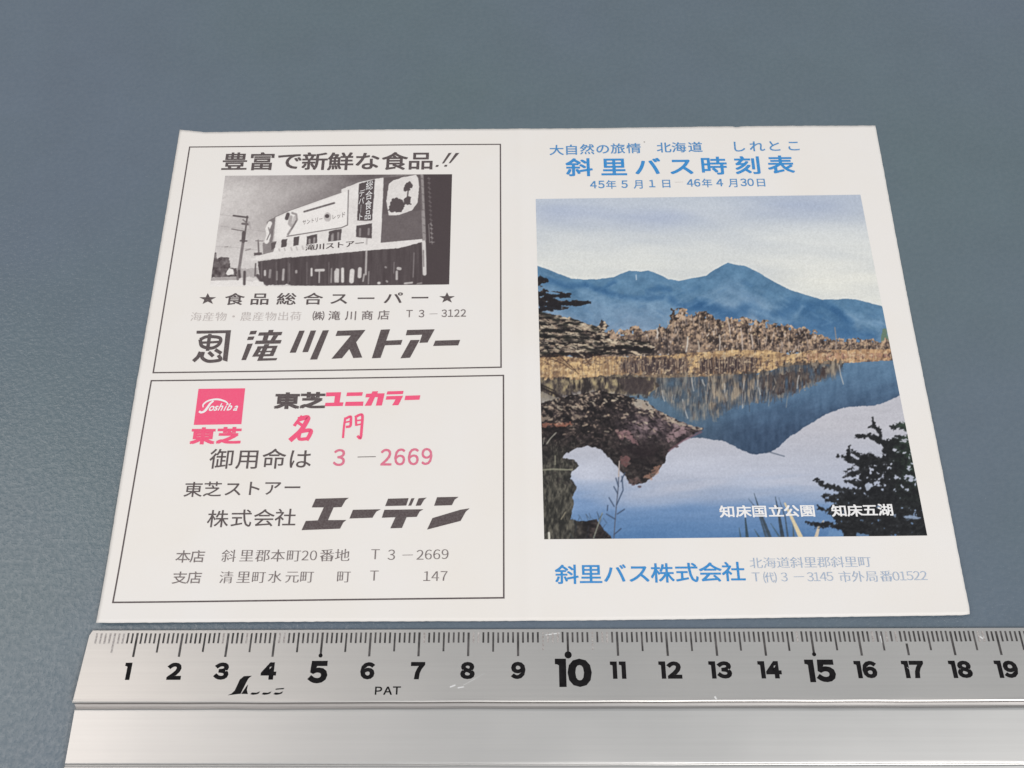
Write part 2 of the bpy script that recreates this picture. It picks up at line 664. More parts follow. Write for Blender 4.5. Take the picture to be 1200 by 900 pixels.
    def build(self, name, m, parent, label=None):
        im = self.img
        ny, nx = self.ny, self.nx
        im = (im[0::2, 0::2] + im[1::2, 0::2] + im[0::2, 1::2] + im[1::2, 1::2]) / 4
        # one vertex per printed dot, edge vertices on the picture's edge
        u = (np.arange(nx) / (nx - 1.0)); v = (np.arange(ny) / (ny - 1.0))
        U, V = np.meshgrid(u, v)
        P = self.at(U, V)
        z = sheet_h(P[..., 0], P[..., 1]) + 0.025
        co = np.concatenate([P, z[..., None]], -1).reshape(-1, 3) * MM
        idx = np.arange(nx * ny).reshape(ny, nx)
        q = np.stack([idx[1:, :-1], idx[1:, 1:], idx[:-1, 1:], idx[:-1, :-1]], -1).reshape(-1, 4)
        me = bpy.data.meshes.new(name)
        me.vertices.add(len(co)); me.vertices.foreach_set('co', co.astype(np.float32).ravel())
        me.loops.add(q.size); me.loops.foreach_set('vertex_index', q.astype(np.int32).ravel())
        me.polygons.add(len(q)); me.polygons.foreach_set('loop_start', np.arange(0, q.size, 4, dtype=np.int32))
        me.update(calc_edges=True)
        at = me.color_attributes.new('ink', 'FLOAT_COLOR', 'POINT')
        rgba = np.ones((nx * ny, 4), np.float32)
        rgba[:, :3] = lin(np.clip(im, 0, 255)).reshape(-1, 3)
        at.data.foreach_set('color', rgba.ravel())
        return link(name, me, m, parent, label)


def mixc(a, b, t):
    t = np.clip(t, 0, 1)[..., None]
    return np.asarray(a, float) * (1 - t) + np.asarray(b, float) * t


A = crop(620, 220, 5); B = crop(820, 220, 5); C = crop(620, 340, 5)
D = crop(840, 340, 5); E = crop(620, 470, 5); F = crop(860, 470, 5)


def paint_cover():
    p = Print(((627.8, 233.2), (1008.2, 228.2), (1086.6, 627.6), (637.8, 632.0)), 500, 470, 11)
    X, Y = p.X, p.Y
    # sky
    t = (Y - 230) / 110
    sky = mixc((194, 202, 214), (219, 220, 216), t * 1.1)
    cl = p.noise(150, 26, 4, 0.55, 0.06)
    sky = sky + np.clip(cl + 0.1, -0.6, 0.6)[..., None] * np.array([20, 17, 10])
    lav = np.exp(-((X - 665) / 60) ** 2 - ((Y - 250) / 14) ** 2) + np.exp(-((X - 775) / 55) ** 2 - ((Y - 256) / 13) ** 2) + 0.7 * np.exp(-((X - 940) / 70) ** 2 - ((Y - 243) / 16) ** 2)
    sky = sky - lav[..., None] * np.array([22, 18, 5])
    p.img = sky
    # water (sky mirrored)
    wt = (Y - 500) / 130
    n1 = p.noise(120, 18, 3, 0.5, -0.08)
    wat = mixc((192, 191, 200), (178, 184, 202), wt * 2)
    wat = mixc(wat, (120, 150, 192), (Y - 552 + n1 * 22 - (X - 700) * 0.05 - 8 * np.sin(X / 55.0)) / 38)
    wat = mixc(wat, (80, 122, 172), (Y - 590 + n1 * 12) / 38)
    for a_, b_, sx_, sy_, k_ in ((690, 556, 30, 16, 14), (820, 545, 60, 12, 10), (900, 560, 60, 14, 8), (660, 590, 14, 18, 16)):
        wat = wat + (k_ * np.exp(-((X - a_) / sx_) ** 2 - ((Y - b_) / sy_) ** 2))[..., None]
    wat = wat + 5 * p.noise(40, 5, 3)[..., None]
    p.fill(Y > 425, wat)
    # mountain
    ridge = [(629, 311.5), (640, 315), (650, 319), (670, 326.5), (686, 328), (704, 327), (720, 325), (728, 321), (737, 317.5), (752, 318.4), (760, 317), (770, 321), (784, 327.6), (796, 329.6), (808, 327), (828, 323), (838, 316), (853, 308), (860, 310), (872, 311.5), (886, 318), (906, 330), (926, 340), (950, 347.6), (964, 351.4), (980, 351), (998, 350.4), (1016, 354.4), (1040, 361)]
    p.stroke([(a, b - 1.4) for a, b in ridge], (236, 238, 236), 1.8, 1.8, 0.3)
    rx, ry = np.array(ridge).T
    dep = Y - np.interp(X, rx, ry)                      # depth below the ridge line
    n2 = p.noise(34, 16, 4, 0.6, 0.35)
    n3 = p.noise(9, 7, 3, 0.6)
    mtn = mixc((88, 130, 166), (126, 152, 180), (dep - 12 + n2 * 26) / 62 + (X < 760) * 0.12 * np.clip((760 - X) / 60, 0, 1))
    mtn = mtn + n3[..., None] * np.array([15, 16, 16]) + n2[..., None] * np.array([8, 10, 11])
    mm = p.mask(ridge + [(1050, 430), (625, 430)], 0.5, 4)
    p.fill(mm, mtn)
    for pts, w_ in ((A([(120, 540), (210, 575), (330, 575)]), 3), (A([(330, 570), (440, 612), (560, 648), (700, 652), (780, 640)]), 3.2), (A([(440, 610), (470, 570), (500, 555)]), 2.5),
                    (A([(700, 610), (760, 590), (820, 600)]), 3), (A([(830, 650), (870, 690), (930, 700), (1000, 690)]), 3.5),
                    (A([(940, 720), (1000, 690), (1090, 720), (1190, 765)]), 7), (B([(0, 680), (60, 700), (140, 745), (260, 740)]), 6),
                    (B([(250, 700), (300, 690), (360, 740), (420, 760)]), 5), (B([(480, 730), (560, 690), (640, 745), (740, 790), (860, 830)]), 8),
                    (B([(640, 690), (720, 680), (800, 730), (870, 780)]), 5), (B([(780, 710), (850, 760), (870, 770)]), 3), (B([(500, 800), (640, 830), (760, 860), (1000, 880)]), 7)):
        d = p.dist(pts)
        p.fill(mm & (d < w_ * 1.6 + 2 * n3), (48, 98, 148), 0.55 * np.clip(1.25 - d / (w_ * 1.5), 0, 1))
    for pts, w_ in ((B([(0, 650), (80, 620), (160, 600), (240, 630), (330, 690), (470, 705)]), 6), (A([(520, 650), (620, 680), (760, 690)]), 6), (B([(60, 680), (130, 650), (230, 680)]), 5), (B([(560, 760), (600, 700)]), 4), (B([(860, 740), (960, 790), (1050, 800)]), 6), (B([(300, 720), (440, 770), (520, 790)]), 5), (A([(300, 610), (420, 650), (480, 720)]), 8)):
        d = p.dist(pts)
        p.fill(mm, (128, 162, 192), 0.5 * np.clip(1.0 - d / w_ + 0.6 * n3, 0, 1))
    tops = np.interp
    for i in range(260):
        x = p.rng.uniform(632, 1038); y0 = tops(x, rx, ry); y = y0 + p.rng.uniform(6, 62)
        sl = 1 if tops(x + 6, rx, ry) > tops(x - 6, rx, ry) else -1
        L = p.rng.uniform(4, 13)
        c_ = (150, 178, 202) if p.rng.rand() < 0.5 else (44, 94, 146)
        p.stroke([(x, y), (x + sl * L, y + L * p.rng.uniform(0.25, 0.6))], c_, p.rng.uniform(1.0, 3.0), 2.4, p.rng.uniform(0.06, 0.20), mm)
    p.stroke(A([(628, 512), (630, 540)]), (205, 215, 225), 0.9, 0.8)
    p.poly(B([(1070, 830), (1085, 820), (1110, 900), (1060, 900)]), (105, 130, 110), 1.2)
    # far shore woods
    woods = C([(380, 262), (430, 250), (540, 238), (590, 215), (640, 215), (662, 240), (740, 240), (760, 205), (800, 235), (822, 180), (840, 112), (925, 108), (952, 165), (1000, 122), (1050, 125), (1090, 165), (1200, 175)]) + \
        D([(150, 163), (200, 165), (230, 185), (330, 192), (420, 215), (520, 225), (600, 250), (640, 285), (690, 290), (900, 290), (1020, 295), (1030, 360), (430, 372), (150, 362), (0, 385)]) + C([(900, 385), (560, 400), (380, 395)])
    wm = p.mask(woods, 3.8, 4.0) & ~((p.noise(4, 5, 2) > 0.42) & (Y < np.interp(X, (696, 752, 786, 838, 906, 968, 1030), (396, 392, 374, 374, 386, 400, 402))))
    na, nb, nc = p.noise(7, 8, 3, 0.7), p.noise(2.6, 3.2, 2, 0.7), p.noise(1.6, 5, 2, 0.7)
    tex = mixc((70, 58, 56), (200, 168, 138), 0.55 + na * 0.9 + nb * 0.95)
    lowl = np.clip((700 - X) / 60, 0, 1) + np.exp(-((X - 760) / 60) ** 2 - ((Y - 403) / 12) ** 2)
    tex = mixc(tex, (74, 66, 70), lowl * 0.45 + np.clip(Y - 398, 0, 20) / 60)
    tex = mixc(tex, (205, 190, 178), (nb + nc - 0.62) * 2.2)
    p.fill(wm, tex)
    wl = np.array(sorted([(696, 391), (728, 387), (752, 387), (772, 383), (786, 366), (805, 362), (822, 366), (838, 366), (868, 373), (906, 378), (944, 385), (968, 396), (1030, 399)]))
    sp = []
    for i in range(420):
        x = p.rng.uniform(694, 1038); a = np.interp(x, wl[:, 0], wl[:, 1])
        sp.append((a + (411 - a) * p.rng.rand() ** 0.9, x))
    for y, x in sorted(sp):
        r = p.rng.uniform(0.9, 2.5) * (1.0 if x < 960 else 0.8)
        hue = p.rng.rand()
        base = np.array([204, 166, 124]) * (1 - hue) + np.array([164, 142, 124]) * hue
        base = base * p.rng.uniform(0.82, 1.12) * (0.72 if (x < 775 and y > 396) else 1.0)
        p.blob(x + 0.8, y + 1.3, r, r * 0.9, (66, 54, 58), 0.5, 1.3, wm)
        p.blob(x, y, r * 0.85, r * 0.75, base, 0.35, 1.5, wm)
        p.blob(x - r * 0.3, y - r * 0.35, r * 0.4, r * 0.35, np.minimum(base * 1.25, 235), 0.7, 0.9, wm)
        if hue > 0.6:
            p.stroke([(x, y), (x + p.rng.uniform(-1.5, 1.5), y + p.rng.uniform(3, 8))], (206, 190, 178) if hue > 0.88 else (58, 48, 54), 0.8, 0.8, 0.6, wm)
    for x0, y0, x1, y1, c in ((806, 395, 804, 412, (226, 220, 210)), (818, 400, 819, 413, (196, 184, 168)), (843, 393, 843, 412, (208, 196, 184)), (868, 385, 870, 410, (196, 180, 170)), (770, 385, 770, 396, (220, 214, 206)), (978, 384, 979.5, 411, (150, 138, 132)), (880, 392, 882, 408, (190, 176, 166)), (852, 372, 856, 395, (196, 182, 172))):
        p.stroke([(x0, y0), ((x0 + x1) / 2 + 0.8, (y0 + y1) / 2), (x1, y1)], c, 1.4, 0.9, 0.8)
    for i in range(46):
        x = p.rng.uniform(775, 960); y0 = np.interp(x, (775, 800, 850, 960), (378, 366, 374, 392)) + p.rng.uniform(2, 18)
        p.stroke([(x, y0), (x + p.rng.uniform(-3, 3), y0 + p.rng.uniform(6, 13))], (200, 184, 172) if i % 3 else (80, 66, 68), 0.9, 0.8, 0.55)
    # reed belt
    reeds = C([(60, 385), (140, 380), (330, 400), (400, 385), (560, 392), (740, 385), (950, 368), (1200, 352)]) + \
        D([(150, 352), (300, 352), (430, 378), (560, 352), (1020, 345), (1035, 412), (740, 430), (560, 440), (430, 446), (330, 486), (240, 512), (0, 515)]) + C([(900, 515), (740, 512), (560, 500), (300, 528), (65, 532)])
    rm = p.mask(reeds, 0.9, 3)
    nv = p.noise(2.2, 14, 3, 0.6)
    gold = mixc((146, 114, 86), (226, 190, 136), 0.55 + nv * 0.8 + 0.7 * p.noise(9, 4, 3, 0.65))
    pinkish = np.clip((X - 930) / 40, 0, 1)
    gold = mixc(gold, gold * np.array([0.94, 0.90, 0.93]), pinkish)
    p.fill(rm, gold)
    for q in (C([(560, 400), (610, 395), (640, 400), (935, 398), (938, 488), (760, 492), (620, 490), (560, 480)]), C([(1000, 400), (1130, 395), (1200, 388), (1330, 390), (1330, 480), (1140, 492), (1010, 490)]), D([(165, 385), (205, 385), (220, 470), (165, 480)])):
        p.fill(p.mask(q, 2.4, 3, 4.0), (92, 78, 80), np.clip(0.55 + nv * 1.3, 0.05, 0.95))
    for x, y, r in ((254, 432, 6), (292, 434, 8), (350, 428, 10), (395, 425, 7), (738, 390, 9), (855, 390, 9), (905, 385, 6), (985, 383, 14), (1010, 382, 8)):
        a, b = D([(x, y)])[0]
        p.fill(((X - a) / (r / 5)) ** 2 + ((Y - b) / 3.0) ** 2 < 1, (96, 72, 72), 0.7)
    p.fill(p.mask(D([(520, 375), (720, 370), (1020, 372), (1030, 392), (740, 402), (530, 415)]), 1.0, 3), (172, 126, 112), np.clip(0.35 + nv, 0, 0.7))
    for i in range(420):
        x = p.rng.uniform(728, 885)
        if 805 < x < 821 and p.rng.rand() < 0.8 or x > 872 and p.rng.rand() < 0.5:
            continue
        y0, y1 = p.rng.uniform(418, 428), p.rng.uniform(430, 438)
        p.stroke([(x, y0), (x + p.rng.uniform(-1, 1), y1)], (66, 54, 62) if p.rng.rand() < 0.7 else (172, 148, 124), p.rng.uniform(0.7, 1.5), 0.8, p.rng.uniform(0.4, 0.85))
    for i in range(260):
        x = p.rng.uniform(632, 1046)
        yb = np.interp(x, (632, 740, 880, 925, 960, 1046), (444, 440, 441, 430, 427, 421)) - p.rng.uniform(0, 14)
        p.stroke([(x, yb), (x + p.rng.uniform(-1.5, 1.5), yb - p.rng.uniform(3, 8))], (232, 206, 162) if p.rng.rand() < 0.55 else (134, 102, 84), 0.8, 0.8, p.rng.uniform(0.25, 0.6))
    bl, bl2 = p.noise(7, 4, 3, 0.65), p.noise(3, 3, 2, 0.7)
    p.fill(rm, (92, 72, 68), np.clip((bl + 0.6 * bl2 - 0.16) * 2.2, 0, 0.75) * np.clip((X - 640) / 40, 0.5, 1))
    p.fill(rm & (X < 892) & (X > 728), (80, 66, 70), np.clip((bl2 * 0.8 - bl * 0.7 + 0.05) * 1.6, 0, 0.7) * np.exp(-((Y - 428) / 8.5) ** 2))
    p.fill(rm, (228, 204, 164), np.clip((bl2 - bl * 0.5 - 0.28) * 2.0, 0, 0.6))
    le = np.interp(X, (632, 740, 880, 925, 960, 1046), (444, 441, 441, 430, 427, 421))
    p.fill(np.exp(-((Y - le - 1.0) / 2.2) ** 2) * np.clip(bl * 2.5 + 0.35, 0, 1), (86, 72, 74), 0.75)
    for x in np.arange(698, 735, 4.5):
        p.stroke([(x, 420), (x + 0.5, 440)], (140, 116, 96), 1.1, 0.9, 0.6)
    # mirrored mountain
    low = [(1056, 462), (1040, 470), (1024, 475), (1008, 476), (988, 477.5), (968, 485), (944, 500), (926, 511.5), (908, 527), (900, 530.5), (884, 533), (870, 528), (860, 522.5), (850, 517), (820, 513), (780, 512)]
    mw = [(735, 444), (800, 442), (840, 441), (890, 437), (930, 428), (988, 426), (1046, 422)] + low + [(735, 520)]
    w2 = p.mask(mw, 1.3, 3.2, 0.8)
    nh = p.noise(26, 7, 3, 0.5, -0.3)
    ref = mixc((92, 126, 158), (62, 86, 118), (Y - 445 - (X - 900) * -0.12 + nh * 14) / 62)
    ref = mixc(ref, (84, 108, 126), np.exp(-((X - 790) / 60) ** 2) * 0.6)
    ref = ref + (p.noise(4, 12, 2)[..., None] * 8)
    p.fill(w2, ref)
    p.stroke([(900, 529), (910, 532), (919, 534.5)], (80, 92, 112), 1.3, 0.8, 0.8)
    # mirrored woods
    rw = [(704, 441), (735, 439), (800, 438), (840, 438), (888, 437), (905, 433), (925, 425), (990, 423), (986, 441), (964, 448), (940, 456), (924, 467), (894, 471), (880, 474), (858, 480), (846, 488), (836, 494), (815, 494), (795, 488), (780, 470), (755, 462), (735, 460)]
    r2 = p.mask(rw, 2.4, 3, 4.5)
    ns, nt = p.noise(2.6, 15, 3, 0.65), p.noise(6, 8, 2)
    rt = mixc((62, 56, 60), (160, 144, 124), 0.40 + ns * 1.15 + nt * 0.5)
    fade = np.clip(0.86 + nt * 0.5 - np.clip((Y - 446 - (X - 800) * -0.0) / 62, 0, 1) * 0.42 + ns * 0.3, 0.05, 0.95)
    fade = fade * np.where(X < 830, 0.72, 1.0)
    yb = np.interp(X, (735, 780, 815, 846, 880, 924, 964, 992), (466, 478, 498, 492, 480, 470, 452, 442))
    fo = np.clip((yb - Y + ns * 9) / 13, 0, 1)
    r2 = r2 * fo
    p.fill(r2, rt, fade)
    for q in (D([(250, 512), (430, 480), (520, 462), (560, 520), (460, 600), (260, 610)]), D([(570, 450), (640, 445), (640, 530), (575, 540)])):
        p.fill(p.mask(q, 4, 3), (74, 58, 60), np.clip(0.35 + ns * 1.6, 0, 0.85))
    for x0, y0, x1, y1 in ((811, 443, 813, 458), (823, 445, 826, 452), (849, 450, 851, 470), (872, 446, 870, 478), (888, 446, 891, 462), (776, 458, 779, 470), (983, 428, 988, 450), (800, 468, 806, 490), (936, 440, 934, 455)):
        p.stroke([(x0, y0), ((x0 + x1) / 2 - 0.7, (y0 + y1) / 2), (x1, y1)], (200, 196, 190), 1.2, 0.9, 0.75)
    for i in range(420):
        x = p.rng.uniform(742, 985); y0 = p.rng.uniform(438, 484)
        L = p.rng.uniform(4, 14)
        p.stroke([(x, y0), (x + p.rng.uniform(-2, 2), y0 + L)], ((196, 180, 156), (74, 66, 70), (128, 108, 98), (104, 112, 120))[p.rng.randint(4)], p.rng.uniform(0.7, 1.6), 0.9, p.rng.uniform(0.2, 0.55), r2)
    for i in range(40):
        x = p.rng.uniform(790, 930); y0 = p.rng.uniform(446, 466)
        p.stroke([(x, y0), (x + p.rng.uniform(-3, 2), y0 + p.rng.uniform(8, 18))], (188, 172, 150) if i % 2 else (70, 66, 72), 0.9, 0.8, 0.45)
    # murky shallows in front of the left reeds
    sh = C([(60, 525), (300, 520), (560, 495), (740, 510), (760, 560), (690, 625), (560, 620), (420, 600), (280, 620), (65, 660)])
    yl = np.interp(X, (632, 676, 704, 732, 760, 775), (470, 463, 458, 462, 463, 452))
    p.fill(p.mask(sh, 2.5, 4) * np.clip((yl - Y + 6 + p.noise(6, 8, 2) * 5) / 8, 0, 1), mixc((86, 76, 74), (176, 158, 120), 0.34 + p.noise(5, 7, 3, 0.6) * 1.1))
    dv = p.noise(3, 11, 3, 0.65)
    p.fill((Y > 442) & (Y < yl + 4) & (X < 775), (62, 54, 56), np.clip(dv * 2.0 + 0.15, 0, 0.85) * np.clip((775 - X) / 25, 0, 1))
    p.fill(p.mask(C([(520, 525), (610, 510), (720, 530), (740, 580), (690, 615), (560, 590)]), 2, 3), (82, 70, 72), 0.75)
    p.fill(p.mask(C([(65, 590), (140, 620), (220, 650), (200, 665), (70, 670)]), 1.2), (150, 142, 132), 0.7)
    # left conifer: tiers of flat sprays
    con = C([(50, -70), (95, -72), (105, -50), (60, -30), (120, 5), (245, 20), (215, 40), (130, 48), (200, 65), (300, 60), (360, 72), (290, 95), (180, 118), (110, 135), (190, 150), (330, 190), (400, 215), (430, 175), (470, 210), (440, 245), (480, 290), (560, 290), (700, 300), (740, 340), (700, 380), (500, 375), (390, 385), (330, 405), (240, 385), (60, 392)])
    cm = p.mask(con, 1.9, 4)
    b1, b2 = p.noise(16, 4.4, 3, 0.6, 0.12), p.noise(4, 2.4, 2, 0.6)
    s = b1 * 1.5 + b2 * 0.9
    ct = mixc((46, 40, 44), (96, 84, 80), 0.5 + s)
    ct = mixc(ct, (198, 178, 152), (s - 0.18) * 2.6)
    gap = (s > 0.30) & (Y < 368)
    p.fill(cm & ~gap, ct)
    for q, w_ in ((C([(60, 25), (140, 32), (235, 32)]), 4.5), (C([(70, 85), (200, 88), (345, 74)]), 4.0), (C([(70, 105), (180, 100)]), 6), (C([(60, -65), (100, -60)]), 4)):
        d = p.dist(q)
        p.fill(d + 3.0 * b2 + 1.6 * b1 < w_ * 0.62, (44, 40, 46), 0.9)
    cmf = cm.astype(float)
    tiers = (C([(60, 150), (200, 165), (330, 200)]), C([(62, 185), (200, 192), (380, 222)]), C([(62, 222), (210, 215), (400, 245)]), C([(62, 262), (230, 262), (430, 270)]), C([(62, 295), (230, 300), (470, 300)]), C([(62, 330), (240, 330), (520, 330)]), C([(70, 360), (240, 355), (500, 360)]), C([(440, 320), (560, 310), (720, 330)]))
    for q in tiers:
        q = np.array(q)
        for i in range(90):
            x = p.rng.uniform(q[0, 0], q[-1, 0]); y = np.interp(x, q[:, 0], q[:, 1])
            yy = y + p.rng.uniform(0.5, 6)
            p.stroke([(x, yy), (x + p.rng.uniform(2, 6), yy + p.rng.uniform(-0.4, 2.2))], (44, 37, 41), p.rng.uniform(1.0, 2.4), 0.8, 0.75, cmf)
        for i in range(130):
            x = p.rng.uniform(q[0, 0], q[-1, 0]); y = np.interp(x, q[:, 0], q[:, 1]) + p.rng.uniform(-3.2, 1.6)
            c_ = ((206, 188, 160), (168, 146, 124), (222, 206, 180), (136, 116, 104))[p.rng.randint(4)]
            p.stroke([(x, y), (x + p.rng.uniform(1.5, 5), y + p.rng.uniform(-0.6, 1.8))], c_, p.rng.uniform(0.7, 1.4), 0.7, p.rng.uniform(0.4, 0.9), cmf)
        for i in range(16):
            x = p.rng.uniform(q[0, 0], q[-1, 0]); y = np.interp(x, q[:, 0], q[:, 1]) + p.rng.uniform(-5, 5)
            p.blob(x, y, p.rng.uniform(2, 6), p.rng.uniform(0.9, 2.2), ((40, 38, 40), (52, 52, 48), (34, 30, 34))[p.rng.randint(3)], 0.7, 0.9, cmf)
    for i in range(150):
        x, y = C([(p.rng.uniform(60, 420), 375 + abs(p.rng.randn()) * 38)])[0]
        p.stroke([(x, y), (x + p.rng.uniform(-3, 5), y + p.rng.uniform(-1, 3))], (92, 66, 58), 1.0, 0.8, 0.5)
    for q in (C([(180, 385), (240, 440), (290, 490)]), C([(120, 400), (200, 430), (260, 470)]), C([(330, 400), (360, 440)])):
        p.stroke(q, (96, 72, 62), 1.3, 0.8, 0.8)
    # rocky bank and its reflection
    bank = C([(68, 665), (140, 640), (270, 612), (330, 600), (420, 588), (480, 605), (560, 612), (620, 634), (690, 650), (760, 708), (860, 755), (950, 793), (1022, 808)]) + \
        E([(1020, 165), (960, 200), (880, 245), (812, 300), (800, 352), (740, 430), (690, 470), (640, 487), (590, 483), (570, 440), (520, 390), (470, 330), (420, 280), (350, 262), (280, 272), (215, 308), (200, 332), (268, 345), (295, 378), (252, 412), (245, 450), (280, 500), (258, 560), (265, 610), (245, 690), (330, 705), (400, 690), (440, 755), (480, 790), (485, 830), (60, 830), (60, 0)])
    bm = p.mask(bank, 1.2, 3.4)
    k1, k2 = p.noise(9, 6, 3, 0.65, 0.3), p.noise(2.6, 2.2, 2, 0.7)
    bt = mixc((36, 31, 35), (88, 75, 73), 0.40 + k1 * 0.9 + k2 * 0.6)
    bt = mixc(bt, (176, 154, 132), (k2 + k1 * 0.6 - 0.42) * 2.4 * np.clip(1.25 - (Y - 460) / 50, 0, 1))
    green = np.clip((Y - 515) / 30, 0, 1) * np.clip((690 - X) / 20, 0, 1)
    gt = mixc((56, 55, 52), (108, 103, 92), 0.42 + p.noise(3, 7, 3, 0.6) * 1.1)
    bt = mixc(bt, gt, green)
    rock = np.clip((X - 715) / 30, 0, 1) * np.clip(1 - np.abs(Y - 500) / 34, 0, 1)
    bt = mixc(bt, mixc((76, 62, 72), (176, 150, 152), 0.42 + p.noise(5, 9, 3, 0.65, -0.6) * 1.2), rock * 0.85)
    dk = np.exp(-((X - 752) / 22) ** 2 - ((Y - 530) / 11) ** 2)
    bt = mixc(bt, (52, 40, 46), dk * 0.9)
    p.fill(bm, bt)
    for q, c, j in ((C([(600, 660), (640, 636), (690, 655), (745, 700), (690, 702), (640, 692)]), (226, 214, 192), 1.2), (C([(760, 712), (850, 758), (945, 795), (900, 790), (840, 775)]), (206, 190, 166), 1.2),
                    (E([(510, 168), (585, 172), (655, 262), (600, 240), (560, 200), (540, 250)]), (170, 126, 128), 1.5), (E([(800, 190), (900, 140), (950, 160), (870, 215), (810, 250)]), (164, 134, 138), 1.8),
                    (E([(670, 450), (720, 400), (775, 370), (760, 410), (710, 458)]), (186, 136, 112), 1.3), (E([(530, 320), (590, 320), (600, 370), (545, 380)]), (154, 104, 102), 1.6),
                    (E([(580, 455), (640, 440), (660, 475), (620, 488), (590, 482)]), (128, 100, 96), 1.8), (E([(80, 125), (160, 130), (245, 118), (258, 135), (200, 150), (80, 150)]), (196, 122, 96), 1.0),
                    (C([(70, 735), (130, 738), (140, 760), (75, 765)]), (186, 164, 142), 1.2), (C([(230, 690), (270, 720), (350, 745), (260, 765)]), (180, 160, 138), 1.6)):
        p.poly(q, c, j * 1.9, 3.0, 0.62)
    bmf = bm.astype(float) * (1 - np.clip(dk * 0.8, 0, 1))
    for i in range(1300):
        x, y = p.rng.uniform(636, 822), p.rng.uniform(458, 566)
        low_ = y > 515
        an = p.rng.uniform(-0.4, 1.1); L = p.rng.uniform(1.5, 5)
        if low_:
            c_ = ((44, 40, 42), (96, 88, 84), (70, 62, 62))[p.rng.randint(3)]
        else:
            hi = 1.4 * np.exp(-((y - np.interp(x, (636, 690, 720, 760, 822), (478, 465, 464, 480, 500))) / 9) ** 2) + 0.25
            c_ = ((196, 174, 150), (168, 146, 128), (214, 198, 172))[p.rng.randint(3)] if p.rng.rand() < 0.5 * hi else ((30, 26, 30), (46, 38, 42), (92, 78, 80))[p.rng.randint(3)]
        p.stroke([(x, y), (x + L * math.cos(an), y + L * math.sin(an))], c_, p.rng.uniform(0.8, 2.2), 0.9, p.rng.uniform(0.25, 0.75), bmf)
    for i in range(240):
        x, y = p.rng.uniform(640, 690), p.rng.uniform(515, 632)
        p.stroke([(x, y), (x + p.rng.uniform(-2, 2), y - p.rng.uniform(2, 7))], ((44, 43, 41), (124, 118, 104), (82, 80, 72))[p.rng.randint(3)], 0.9, 0.8, 0.5, bm.astype(float))
    p.stroke(E([(820, 290), (900, 232), (1010, 180)]), (128, 92, 104), 2.2, 1, 0.7)
    p.stroke(C([(70, 570), (150, 605), (240, 665)]), (64, 54, 54), 2.6, 0.8)
    p.stroke(C([(66, 550), (150, 590)]), (60, 50, 50), 1.4, 0.8)
    p.stroke(E([(80, 402), (140, 398), (255, 402)]), (156, 154, 132), 1.4, 1.0, 0.9)
    for q, c, w_ in ((E([(105, 250), (130, 215), (160, 185)]), (168, 166, 152), 1.2), (E([(155, 370), (155, 320)]), (150, 146, 126), 1.4), (E([(85, 250), (90, 215)]), (140, 138, 128), 1.0), (E([(380, 800), (400, 740), (430, 655)]), (142, 146, 132), 1.4), (E([(120, 806), (118, 770)]), (232, 228, 214), 2.4), (E([(190, 690), (215, 650)]), (150, 140, 118), 1.4)):
        p.stroke(q, c, w_, 0.8, 0.85)
    for i in range(22):
        x, y = p.rng.uniform(255, 470), p.rng.uniform(640, 800)
        p.stroke(E([(x, y + 30), (x + p.rng.uniform(-25, 25), y)]), (62, 74, 88), 0.9, 0.7, 0.5)
    for x, y, r in ((648, 500, 2.4), (865, 266, 2.6), (610, 488, 2.0)):
        a, b = E([(x, y)])[0]
        p.fill(((X - a) / r) ** 2 + ((Y - b) / 1.4) ** 2 < 1, (92, 70, 74), 0.8)
    # reed stalk in front of the water
    p.stroke(E([(498, 802), (506, 690), (514, 600), (524, 500), (530, 355)]), (86, 92, 112), 1.3, 0.8, 0.9)
    p.stroke(E([(526, 440), (530, 352)]), (206, 184, 170), 1.5, 0.8, 0.8)
    for q in (E([(500, 615), (470, 565)]), E([(515, 605), (552, 520), (545, 440)]), E([(505, 690), (455, 660)]), E([(518, 660), (560, 632)]), E([(520, 540), (498, 500)]), E([(525, 500), (510, 450)]), E([(540, 470), (562, 420)]), E([(500, 780), (540, 745)]), E([(460, 640), (462, 610)])):
        p.stroke(q, (64, 82, 112), 1.5, 0.8, 0.85)
    # blades at the lower edge
    for q, c, a0, a1 in ((F([(118, 540), (150, 640), (212, 800)]), (66, 82, 98), 0.7, 4.6), (F([(85, 570), (140, 640), (190, 800)]), (70, 88, 108), 0.5, 3.0), (F([(242, 560), (262, 660), (285, 800)]), (62, 76, 92), 0.8, 5.2), (F([(262, 565), (300, 680), (316, 800)]), (70, 88, 108), 0.5, 2.4),
                         (F([(66, 680), (72, 740), (78, 800)]), (62, 84, 100), 1.5, 4.0), (F([(215, 715), (270, 800)]), (72, 96, 112), 0.8, 2.4), (F([(120, 750), (150, 800)]), (72, 96, 112), 0.8, 2.4), (F([(30, 740), (40, 800)]), (72, 96, 112), 0.8, 2.0), (F([(345, 720), (350, 800)]), (82, 96, 100), 1, 2.5),
                         (F([(298, 598), (330, 665), (365, 740), (395, 805)]), (222, 204, 166), 2.2, 5.4), (F([(524, 700), (495, 740), (478, 805)]), (206, 190, 168), 1.6, 4.6)):
        p.taper(q, c, a0, a1, 0.92)
    # right foreground conifer
    big = F([(745, 330), (800, 305), (850, 350), (900, 340), (880, 285), (850, 235), (905, 215), (1000, 230), (1030, 230), (1060, 400), (1150, 820), (640, 820), (640, 770), (580, 735), (600, 690), (540, 660), (560, 610), (620, 590), (600, 545), (700, 525), (740, 470), (730, 400)])
    g1, g2 = p.noise(7, 5, 3, 0.65), p.noise(2.4, 2.0, 2, 0.7)
    bmask = p.mask(big, 2.6, 4)
    holes = (g1 + 0.5 * g2 > 0.34 + np.clip((Y - 560) / 40, 0, 1) * 0.3)
